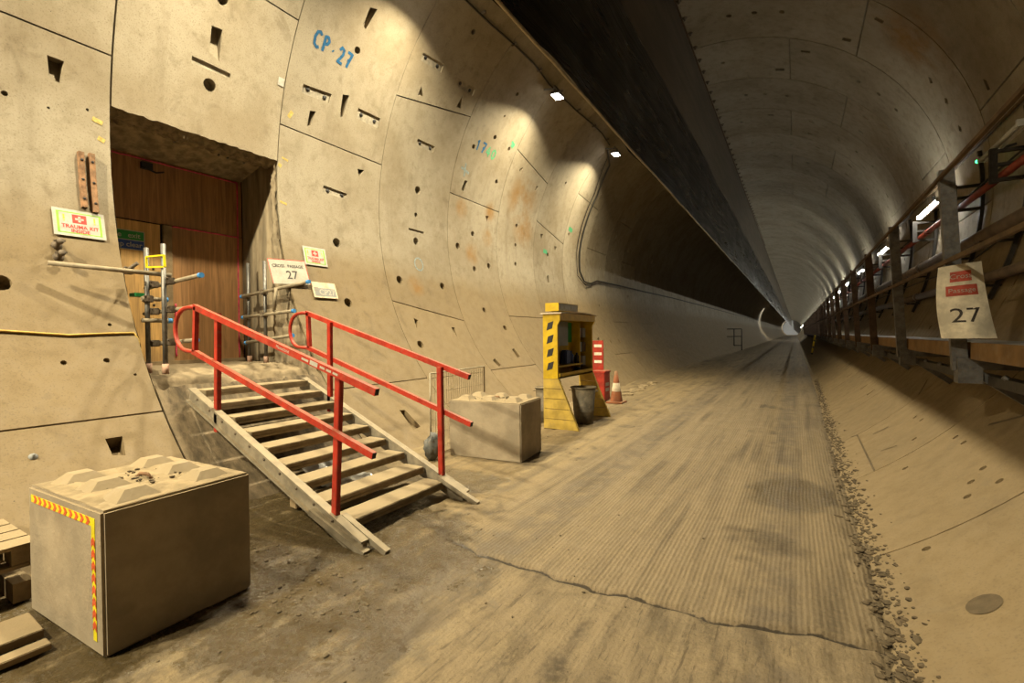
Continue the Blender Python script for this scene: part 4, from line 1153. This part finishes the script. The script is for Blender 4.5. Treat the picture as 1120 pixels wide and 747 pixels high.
for yy, nn, pw, lb in ((113.0, (-.2, 0, -.98), 190.0, 'added floodlight making the bright arc far down the tunnel'), (296.0, (.2, .8, -.5), 1600.0, 'added unseen floodlight brightening the far end of the tunnel')):  # two added lamps: one for the far bright arc, one brightening the end wall
    p = Vector((-4.6, yy, 7.05)); n = Vector(nn).normalized()
    t = thing('floodlight', p, lb, 'floodlight', 'floodlights high on the wall')
    MB().box(p-n*.05, (.3, .3, .12), None, .01).build('lamp_body', MAT['lamp_body'], t)
    MB().bar(p-n*.05, cylp(yy, 131.3, .03), .03, .03).build('bracket', MAT['lamp_body'], t)
    ld = bpy.data.lights.new('floodlight_beam', 'AREA'); ld.size = .25; ld.energy = pw; ld.color = (1, 1, .95); ld.spread = R_(150)
    lo = bpy.data.objects.new('floodlight_beam', ld); COL.objects.link(lo); lo.parent = t
    lo.matrix_local = Matrix.Translation(n*.12) @ (-n).to_track_quat('Z', 'Y').to_matrix().to_4x4()

# ------------------------------------------------------------------ raised walkway on the right
wk = thing('walkway', (1.5, 5, 1.3), 'raised steel walkway with handrail posts and brown kickboard along the lining', 'walkway')
PY = [2.75+2.47*i for i in range(36)]
PX, PXT = 1.16, 1.07
pm = MB()
a = Vector((PX, 0, 1.32)); b = Vector((PXT, 0, 2.98)); dv = (b-a).normalized()
pm.bar(a, b, .012, .10, (1, 0, 0)); pm.bar(a+Vector((-.045, .03, 0)), b+Vector((-.045, .03, 0)), .06, .01, (1, 0, 0)); pm.bar(a+Vector((.045, .03, 0)), b+Vector((.045, .03, 0)), .06, .01, (1, 0, 0))
pme = pm.mesh('handrail_post', MAT['steel_dark'], Vector((0, 0, 0)))
pme2 = pme.copy(); pme2.materials.clear(); pme2.materials.append(MAT['post_brown'])
bk = MB(); bk.bb(PX-.03, 1.95, -.05, .05, 1.33, 1.42); bk.bar((PX+.02, 0, 1.36), (1.62, 0, 1.02), .06, .06); bk.bb(PX-.03, PX+.12, -.06, .06, 1.22, 1.36)
bke = bk.mesh('deck_bracket', MAT['steel_dark'], Vector((0, 0, 0)))
for i, y in enumerate(PY):
    base = Vector((0, y, 0))-ORI[wk.name]
    o = link('handrail_post', pme if i < 3 else pme2, wk, base); o2 = link('deck_bracket', bke, wk, base)
    if i < len(PY)-1:
        y2 = PY[i+1]
        MB().bb(1.205, 1.235, y+.06, y2-.06, 1.415, 1.55).build('kickboard', MAT['kick'], wk)
        MB().bb(1.24, 1.62, y+.01, y2-.01, 1.495, 1.53).build('deck_panel', MAT['deck'], wk)
        MB().bb(1.63, 2.0, y+.01, y2-.01, 1.495, 1.53).build('deck_panel', MAT['deck'], wk)
        if i < 14:
            MB().bar((1.02, y, 2.905), (1.02, y2, 2.905), .025, .028).build('top_rail', MAT['rail_brown'], wk)
            MB().bar((1.065, y, 2.215), (1.065, y2, 2.215), .028, .032).build('middle_rail', MAT['rail_brown'], wk)
MB().bar((1.02, PY[14], 2.905), (1.02, PY[-1], 2.905), .025, .028).build('top_rail', MAT['rail_brown'], wk)
MB().bar((1.065, PY[14], 2.215), (1.065, PY[-1], 2.215), .028, .032).build('middle_rail', MAT['rail_brown'], wk)
MB().bar((1.36, 0, 1.245), (1.36, 88, 1.245), .09, .075).build('bearer_rail', MAT['bracket'], wk)
bn = MB().lathe((0, 0, 0), [(.001, .03), (.02, .028), (.022, 0)], 6, (-.7, 0, .7)).mesh('bearer_bolt', MAT['steel_dark'], Vector((0, 0, 0)))
for i in range(26): link('bearer_bolt', bn, wk, Vector((1.33, 3.6+.62*i, 1.285))-ORI[wk.name])

# paper number sign on the first post in view
t = thing('paper_sign', (1.14, 5.08, 1.59), 'curled stained paper sign reading Cross Passage 27 on the walkway rail', 'sign')
def sp(u, v, off=0.0):
    """u 0..1 left to right, v 0..1 bottom to top, curved sheet facing down the tunnel"""
    x = .995+.015*(1-v)+(.255+.035*(1-v))*u; z = 1.585+.575*v+.03*u*v
    y = 5.10-.085*math.sin(math.pi*min(1, u*.9))*(.55+.45*(1-v))-.03*(1-v)**2; x += .03*(1-v)**2*u-.02*math.sin(math.pi*v)*(1-u)
    return Vector((x, y-off, z))
nu, nv = 10, 12
mb = MB(); vs = [sp(i/nu, j/nv) for j in range(nv+1) for i in range(nu+1)]; vs += [sp(i/nu, j/nv, -.002) for j in range(nv+1) for i in range(nu+1)]
k = (nu+1)*(nv+1); fs = [(j*(nu+1)+i, j*(nu+1)+i+1, (j+1)*(nu+1)+i+1, (j+1)*(nu+1)+i) for j in range(nv) for i in range(nu)]
mb.add(vs, fs+[tuple(q+k for q in f)[::-1] for f in fs], True); mb.build('paper', MAT['paper'], t)
def on_paper(name, u0, u1, v0, v1, mat):
    mb = MB(); n = 8
    mb.add([sp(u0+(u1-u0)*i/n, v, .002) for v in (v0, (v0+v1)/2, v1) for i in range(n+1)], [(j*(n+1)+i, j*(n+1)+i+1, (j+1)*(n+1)+i+1, (j+1)*(n+1)+i) for j in range(2) for i in range(n)]); return mb.build(name, mat, t)
MAT['faded_red'] = simple('faded_red_print', (.42, .075, .05), .7, 0, .3, 20, 0)
on_paper('red_band', .26, .72, .765, .905, MAT['faded_red']); on_paper('red_band', .18, .82, .575, .715, MAT['faded_red'])
def paper_text(s, uc, vc, size, mat):
    cu = bpy.data.curves.new('sign_lettering', 'FONT'); cu.body = s; cu.size = size; cu.align_x = 'CENTER'; cu.align_y = 'CENTER'; cu.resolution_u = 3
    tmp = bpy.data.objects.new('tmp', cu); COL.objects.link(tmp); me = bpy.data.meshes.new_from_object(tmp.evaluated_get(bpy.context.evaluated_depsgraph_get())); bpy.data.objects.remove(tmp)
    for v in me.vertices: v.co = sp(uc+v.co.x, vc+v.co.y*.46, .004)-ORI[t.name]
    me.materials.clear(); me.materials.append(mat); link('sign_lettering', me, t)
paper_text('Cross', .49, .835, .20, MAT['sign_white']); paper_text('Passage', .50, .645, .185, MAT['sign_white']); paper_text('27', .50, .30, .60, MAT['dark_print'])

# ------------------------------------------------------------------ wall services behind the walkway
def pipe(name, x, z, r, mat, label, cat, ya=1.0, yb=90.0, sec=6.0):
    t = thing(name, (x, ya, z), label, cat); y = ya
    while y < yb:
        e = min(yb, y+sec); MB().tube([(x, y, z), (x, e, z)], r, 12).build('pipe_length', mat, t)
        if y > ya and y < 45: MB().tube([(x, y-.07, z), (x, y+.07, z)], r*1.22, 12).build('pipe_coupling', mat, t)
        y = e
    return t
pipe('fire_main', 2.38, 3.72, .05, MAT['redpipe'], 'red fire main pipe clipped to the wall under the fluorescent lights', 'pipe')
pipe('water_pipe', 2.30, 2.98, .10, MAT['greypipe'], 'broad grey brown pipe running along the wall above the walkway', 'pipe')
pipe('water_pipe', 2.22, 2.36, .07, MAT['greypipe'], 'slimmer grey brown pipe running along the wall above the deck', 'pipe')
pipe('conduit', 2.55, 4.66, .025, MAT['rail_brown'], 'thin brown conduit high on the wall above the lights', 'conduit')
bt = thing('wall_bracket', (2.45, 0, 2.1), 'black strut with stub arms carrying the pipes, one of a row along the wall', 'bracket', 'pipe brackets along the wall')
m = MB()
for i in range(8):
    t0 = -24+4*i; m.bar(cylp(0, t0, .04), cylp(0, t0+4, .04), .05, .05, cyln(t0))
m.build('strut', MAT['bracket'], bt)
for (x, z) in ((2.30, 4.02), (2.30, 3.84), (2.30, 3.64)): MB().bb(x-.05, 2.62, -.035, .035, z-.02, z+.02).build('arm', MAT['bracket'], bt)
MB().bb(2.22, 2.30, -.03, .03, 3.6, 4.06).build('arm_riser', MAT['bracket'], bt)
for z in (2.85, 2.26): MB().bb(2.12, 2.5, -.035, .035, z-.03, z).build('arm', MAT['bracket'], bt)
bt.location.y = 6.3
BY = [8.75, 10.6, 13.6, 16.1, 18.6, 21.1, 23.6, 26.1, 28.6, 31.1, 33.6, 36.1, 41, 46]
for y in BY:
    c = copy_tree(bt); c.location.y = y
wallcable('signal_cable', [(2, 350, .08), (8.2, 352, .10), (8.6, 348, .1), (10.5, 344, .12), (14, 345, .08), (30, 345, .06)], .012, MAT['cable'], 'thin black cable sagging behind the walkway rail')
wallcable('signal_cable', [(2, .6, .06), (9, 1.0, .1), (12, .6, .06), (16, 1.0, .08), (40, .8, .06)], .016, MAT['cable'], 'black cable strung beside the red fire main')

# fluorescent battens
def batten(y0, L, lit, label, group):
    x, z = 2.32, 4.13
    t = thing('fluorescent_batten', (x, y0, z), label, 'light fixture', group)
    h = MB()
    h.bb(x+.036, x+.075, y0, y0+L, z-.04, z+.045)
    h.build('housing', MAT['hood'], t)
    MB().tube([(x, y0+.04, z), (x, y0+L-.04, z)], .03, 8).build('tube', (MAT['tube_dim'] if y0 < 26 else MAT['tube']) if lit else MAT['white'], t)
    for e in (y0+.02, y0+L-.02): MB().bb(x-.035, x+.06, e-.02, e+.02, z-.035, z+.05).build('end_cap', MAT['hood'], t)
    for e in (y0+.3, y0+L-.3): MB().bar((x+.06, e, z+.03), (2.61, e, z+.08), .03, .03).build('bracket_arm', MAT['bracket'], t)
    return t
t = batten(8.05, 1.45, False, 'unlit batten with a green LED above the red fire main', None)
MB().lathe((2.30, 9.54, 4.13), [(.001, .03), (.02, .022), (.027, 0), (.02, -.022), (.001, -.03)], 10, (0, 1, 0)).build('green_led', MAT['led'], t)
for i in range(10):
    y = 11.9+5.75*i
    batten(y, 1.7, True, 'lit fluorescent batten in the long row above the walkway', 'fluorescent battens along the wall')

fbm = MB(); fbm.mi = 1; fbm.bb(.036, .075, 0, 1.7, -.04, .045); fbm.mi = 0; fbm.tube([(0, .04, 0), (0, 1.66, 0)], .03, 6)
fbe = fbm.mesh('fluorescent_batten', [MAT['tube'], MAT['hood']], Vector((0, 0, 0)))
for i in range(10, 52):
    tag(link('fluorescent_batten', fbe, None, (2.32, 11.9+5.75*i, 4.13)), 'lit fluorescent batten in the long row above the walkway', 'light fixture', 'fluorescent battens along the wall')

# ------------------------------------------------------------------ yellow emergency stand
ts = thing('emergency_stand', (-3.6, 8.3, 0), 'yellow open-fronted emergency equipment stand with black striped end', 'stand')
EY0, EY1 = 7.44, 9.10; XB, XF = -3.83, -3.55; ZB, ZT2 = .88, 2.02
def endpanel(y, s):
    poly = [(XB, ZB), (XF+.0, ZB), (XF, 1.82), (XF+.05, 1.90), (XF+.05, ZT2), (XB, ZT2)]
    return MB().prism([(x, y, z) for x, z in poly], (0, .05*s, 0)).build('end_panel', MAT['yellow'], ts)
e0 = endpanel(EY0, 1); endpanel(EY1, -1)
MB().bb(XB, XB+.02, EY0+.05, EY1-.05, ZB, ZT2).build('back_panel', MAT['yellow'], ts)
MB().bb(XB, XF+.02, EY0+.05, EY1-.05, ZB, ZB+.03).build('tray', MAT['yellow'], ts)
MB().bb(XF-.0, XF+.02, EY0+.05, EY1-.05, ZB, ZB+.09).build('tray_lip', MAT['yellow'], ts)
MB().bb(XF+.02, XF+.05, EY0+.05, EY1-.05, 1.90, ZT2).build('top_beam', MAT['yellow'], ts)
mb = MB(); n = 14
for i in range(n):
    a, b = i/n, (i+1)/n; za = ZT2+.012+.035*math.sin(math.pi*a); zb = ZT2+.012+.035*math.sin(math.pi*b); ya = EY0-.04+(EY1-EY0+.08)*a; yb = EY0-.04+(EY1-EY0+.08)*b
    mb.add([(XB-.03, ya, za), (XF+.09, ya, za), (XF+.09, yb, zb), (XB-.03, yb, zb), (XB-.03, ya, za-.02), (XF+.09, ya, za-.02), (XF+.09, yb, zb-.02), (XB-.03, yb, zb-.02)],
           [(0, 1, 2, 3), (7, 6, 5, 4), (1, 5, 6, 2), (0, 3, 7, 4)]+([(0, 4, 5, 1)] if i == 0 else [])+([(3, 2, 6, 7)] if i == n-1 else []))
mb.build('cap_board', MAT['cone_w'], ts)
hb = MB().bb(XB+.02, XF, 7.50, 8.36, ZT2+.045, ZT2+.19).build('header_box', MAT['yellow'], ts)
MB().bb(XF, XF+.004, 7.52, 8.34, ZT2+.055, ZT2+.18).build('header_panel', MAT['grey_print'], hb)
for ya, yb in ((7.60, 7.68), (7.74, 7.98), (8.03, 8.24)): MB().bb(XF+.004, XF+.006, ya, yb, ZT2+.085, ZT2+.15).build('faded_print', MAT['grey_panel'], hb)
for k in range(4):
    z = 1.02+.235*k; Fc = Face((XB+.135, EY0, z), (1, 0, 0), (0, 0, 1)); b = MB()
    Fc.plate(b, [(-.065, 0), (.045, .035), (.075, .165), (-.035, .13)], 0, .003); b.build('black_stripe', MAT['black'], e0)
for y, s in ((EY0, 1), (EY1-.06, 1)):
    lg = MB().bb(XB, XB+.02, y, y+.06, 0.0, ZB).build('leg', MAT['yellow_dusty'], ts)
    nb = 5
    for k in range(nb):
        z0, z1 = ZB*k/nb+.004, ZB*(k+1)/nb-.004
        f = lambda z: -3.17-.37*(z/ZB)
        MB().prism([(XB+.02, y, z0), (f(z0), y, z0), (f(z1), y, z1), (XB+.02, y, z1)], (0, .06, 0)).build('leg_board', MAT['yellow_dusty'], lg)
# contents of the stand
MB().bb(XB+.03, XB+.05, 7.92, 8.40, 1.44, 1.90).build('grey_notice', MAT['grey_panel'], ts)
MB().bb(XB+.03, XB+.04, 8.43, 8.60, 1.50, 1.88).build('green_notice', MAT['dkgreen'], ts)
for j in range(3):
    for i in range(2):
        y0 = 8.66+.19*i; z0 = 1.02+.28*j
        m = MB(); m.bb(XB+.03, XB+.16, y0, y0+.17, z0, z0+.012); m.bb(XB+.15, XB+.16, y0, y0+.17, z0, z0+.2)
        for q in (y0, y0+.158): m.bb(XB+.03, XB+.16, q, q+.012, z0, z0+.2)
        m.build('document_holder', MAT['grey_panel'] if (i+j) % 2 else MAT['greypipe'], ts)
MB().bb(XB+.03, XB+.2, 8.62, 8.64, .92, 1.88).build('divider', MAT['yellow'], ts)
tag(MB().bb(-3.76, -3.64, 8.0, 8.22, 1.10, 1.36, .02).build('kit_box', MAT['navy']), 'small navy box on the shelf of the yellow stand', 'box')
MB().bb(XB+.03, XF-.01, 7.52, 8.60, 1.075, 1.098).build('shelf', MAT['yellow'], ts)
m = MB(); m.lathe((-3.70, 8.33, 1.099), [(.001, 0), (.06, 0), (.06, .16), (.03, .2), (.03, .24), (.001, .24)], 14); tag(m.build('spray_bottle', MAT['navy']), 'dark blue bottle standing in the yellow stand', 'bottle')
m = MB(); m.lathe((-3.64, 8.49, 1.099), [(.001, 0), (.045, 0), (.045, .14), (.02, .17), (.02, .20), (.001, .20)], 14); tag(m.build('spray_bottle', MAT['black']), 'black bottle beside the blue one in the yellow stand', 'bottle')
m = MB(); m.lathe((-3.65, 8.55, .915), [(.001, 0), (.05, 0), (.055, .10), (.001, .10)], 12); tag(m.build('small_pot', MAT['black']), 'squat black pot on the tray of the yellow stand', 'pot')

# bins, fire point, cone
def drum(name, c, r0_, r1, h, mat, label, cat):
    t = thing(name, c, label, cat); c = Vector(c)
    MB().lathe(c, [(.001, .0), (r0_, .0), (r0_+(r1-r0_)*.33, h*.33), (r0_+(r1-r0_)*.33+.006, h*.345), (r0_+(r1-r0_)*.36, h*.36), (r1, h), (r1-.015, h), (r0_-.015, .03), (.001, .03)], 24).build('drum_body', mat, t)
    MB().lathe(c, [(r1, h-.02), (r1+.02, h-.015), (r1+.02, h+.005), (r1-.012, h+.005)], 24).build('rim', mat, t)
    for s in (-1, 1): MB().tube([c+Vector((s*(r1+.01), -.06, h-.06)), c+Vector((s*(r1+.045), -.04, h-.07)), c+Vector((s*(r1+.045), .04, h-.07)), c+Vector((s*(r1+.01), .06, h-.06))], .008, 6).build('handle', mat, t)
    return t
drum('waste_bin', (-3.40, 8.23, 0), .17, .225, .67, MAT['bin'], 'grimy round metal bin standing under the yellow stand', 'bin')
drum('waste_bin', (-4.08, 7.95, 0.0), .14, .16, .66, MAT['bin'], 'rusty drum behind the yellow stand', 'bin')
fp = thing('fire_point', (-4.12, 11.1, 0), 'red fire point box with an upright red and white board behind it', 'fire point')
fb = MB().bb(-4.34, -3.98, 10.95, 11.35, .02, .72, .012).build('box', MAT['red'], fp)
MB().bb(-4.36, -3.96, 10.93, 11.37, .70, .75, .008).build('lid', MAT['red'], fb)
for z in (.25, .38): MB().bb(-3.98, -3.975, 11.03, 11.27, z, z+.08).build('white_label', MAT['white'], fb)
MB().bb(-4.44, -4.16, 11.38, 11.41, .02, 1.49).build('board', MAT['red'], fp)
for z in (.95, 1.15, 1.35): MB().bb(-4.40, -4.20, 11.376, 11.38, z-.03, z+.04).build('white_panel', MAT['paper'], fp)
cn = thing('traffic_cone', (-3.70, 11.0, 0), 'faded orange traffic cone beside the red fire point box', 'traffic cone')
MB().bb(-3.90, -3.50, 10.8, 11.2, 0, .04, .01).build('base', MAT['cone'], cn)
MB().lathe((-3.7, 11.0, .04), [(.15, 0), (.10, .30), (.066, .48)], 18).build('cone_body', MAT['cone'], cn)
MB().lathe((-3.7, 11.0, .04), [(.112, .24), (.076, .44), (.07, .44)], 18).build('reflective_band', MAT['cone_w'], cn)
MB().lathe((-3.7, 11.0, .04), [(.074, .44), (.034, .72), (.001, .72)], 18).build('cone_tip', MAT['cone'], cn)

# wire mesh panel, sack
wp = thing('mesh_panel', (-4.25, 5.6, 0), 'wire mesh barrier panel standing behind the plain concrete block', 'barrier')
wx = -4.26
m = MB(); m.tube([(wx, 4.92, .06), (wx, 4.92, 1.14), (wx, 6.22, 1.16), (wx, 6.22, .06)], .013, 6); m.build('frame', MAT['wire'], wp)
for i in range(25): MB().tube([(wx, 4.97+.05*i, .08), (wx, 4.97+.05*i, 1.14)], .003, 4, False).build('wire', MAT['wire'], wp)
for j in range(6): MB().tube([(wx, 4.92, .12+.19*j), (wx, 6.22, .12+.19*j)], .003, 4, False).build('wire', MAT['wire'], wp)
mb = MB(); bm = bmesh.new(); bmesh.ops.create_icosphere(bm, subdivisions=3, radius=1); bm.verts.index_update()
vs = []
for v in bm.verts:
    k = 1+.35*noise.noise(v.co*2.2)+.3*noise.noise(v.co*5); p = Vector((v.co.x*.10*k, v.co.y*.13*k, v.co.z*.18*k)); p.z = max(p.z, -.17); vs.append(p+Vector((-4.12, 4.80, .19)))
mb.add(vs, [[v.index for v in f.verts] for f in bm.faces], True); bm.free()
tag(mb.build('plastic_sack', MAT['sack']), 'crumpled pale plastic sack leaning by the mesh panel near the stair foot', 'sack')

# far things
gf = thing('guard_frame', (-4.3, 49, 0), 'dark tubular guard frame standing by the wall far down the road', 'barrier')
for (x, z0, z1) in ((-5.0, .2, 2.0), (-4.35, .0, 2.0)): MB().tube([(x, 49, z0), (x, 49, z1)], .05, 6).build('post', MAT['bracket'], gf)
for z in (2.0, 1.3, .45): MB().tube([(-5.6, 49, z), (-4.35, 49, z)], .04, 6).build('rail', MAT['bracket'], gf)
yp_ = thing('marker_pole', (.9, 34, .2), 'leaning yellow and black marker pole below the walkway', 'pole')
a = Vector((.82, 34, .29)); b = Vector((1.0, 34, 1.45))
for i in range(12):
    MB().tube([a.lerp(b, i/12), a.lerp(b, (i+1)/12)], .055, 6).build('band', MAT['yellow'] if i % 4 else MAT['black'], yp_)
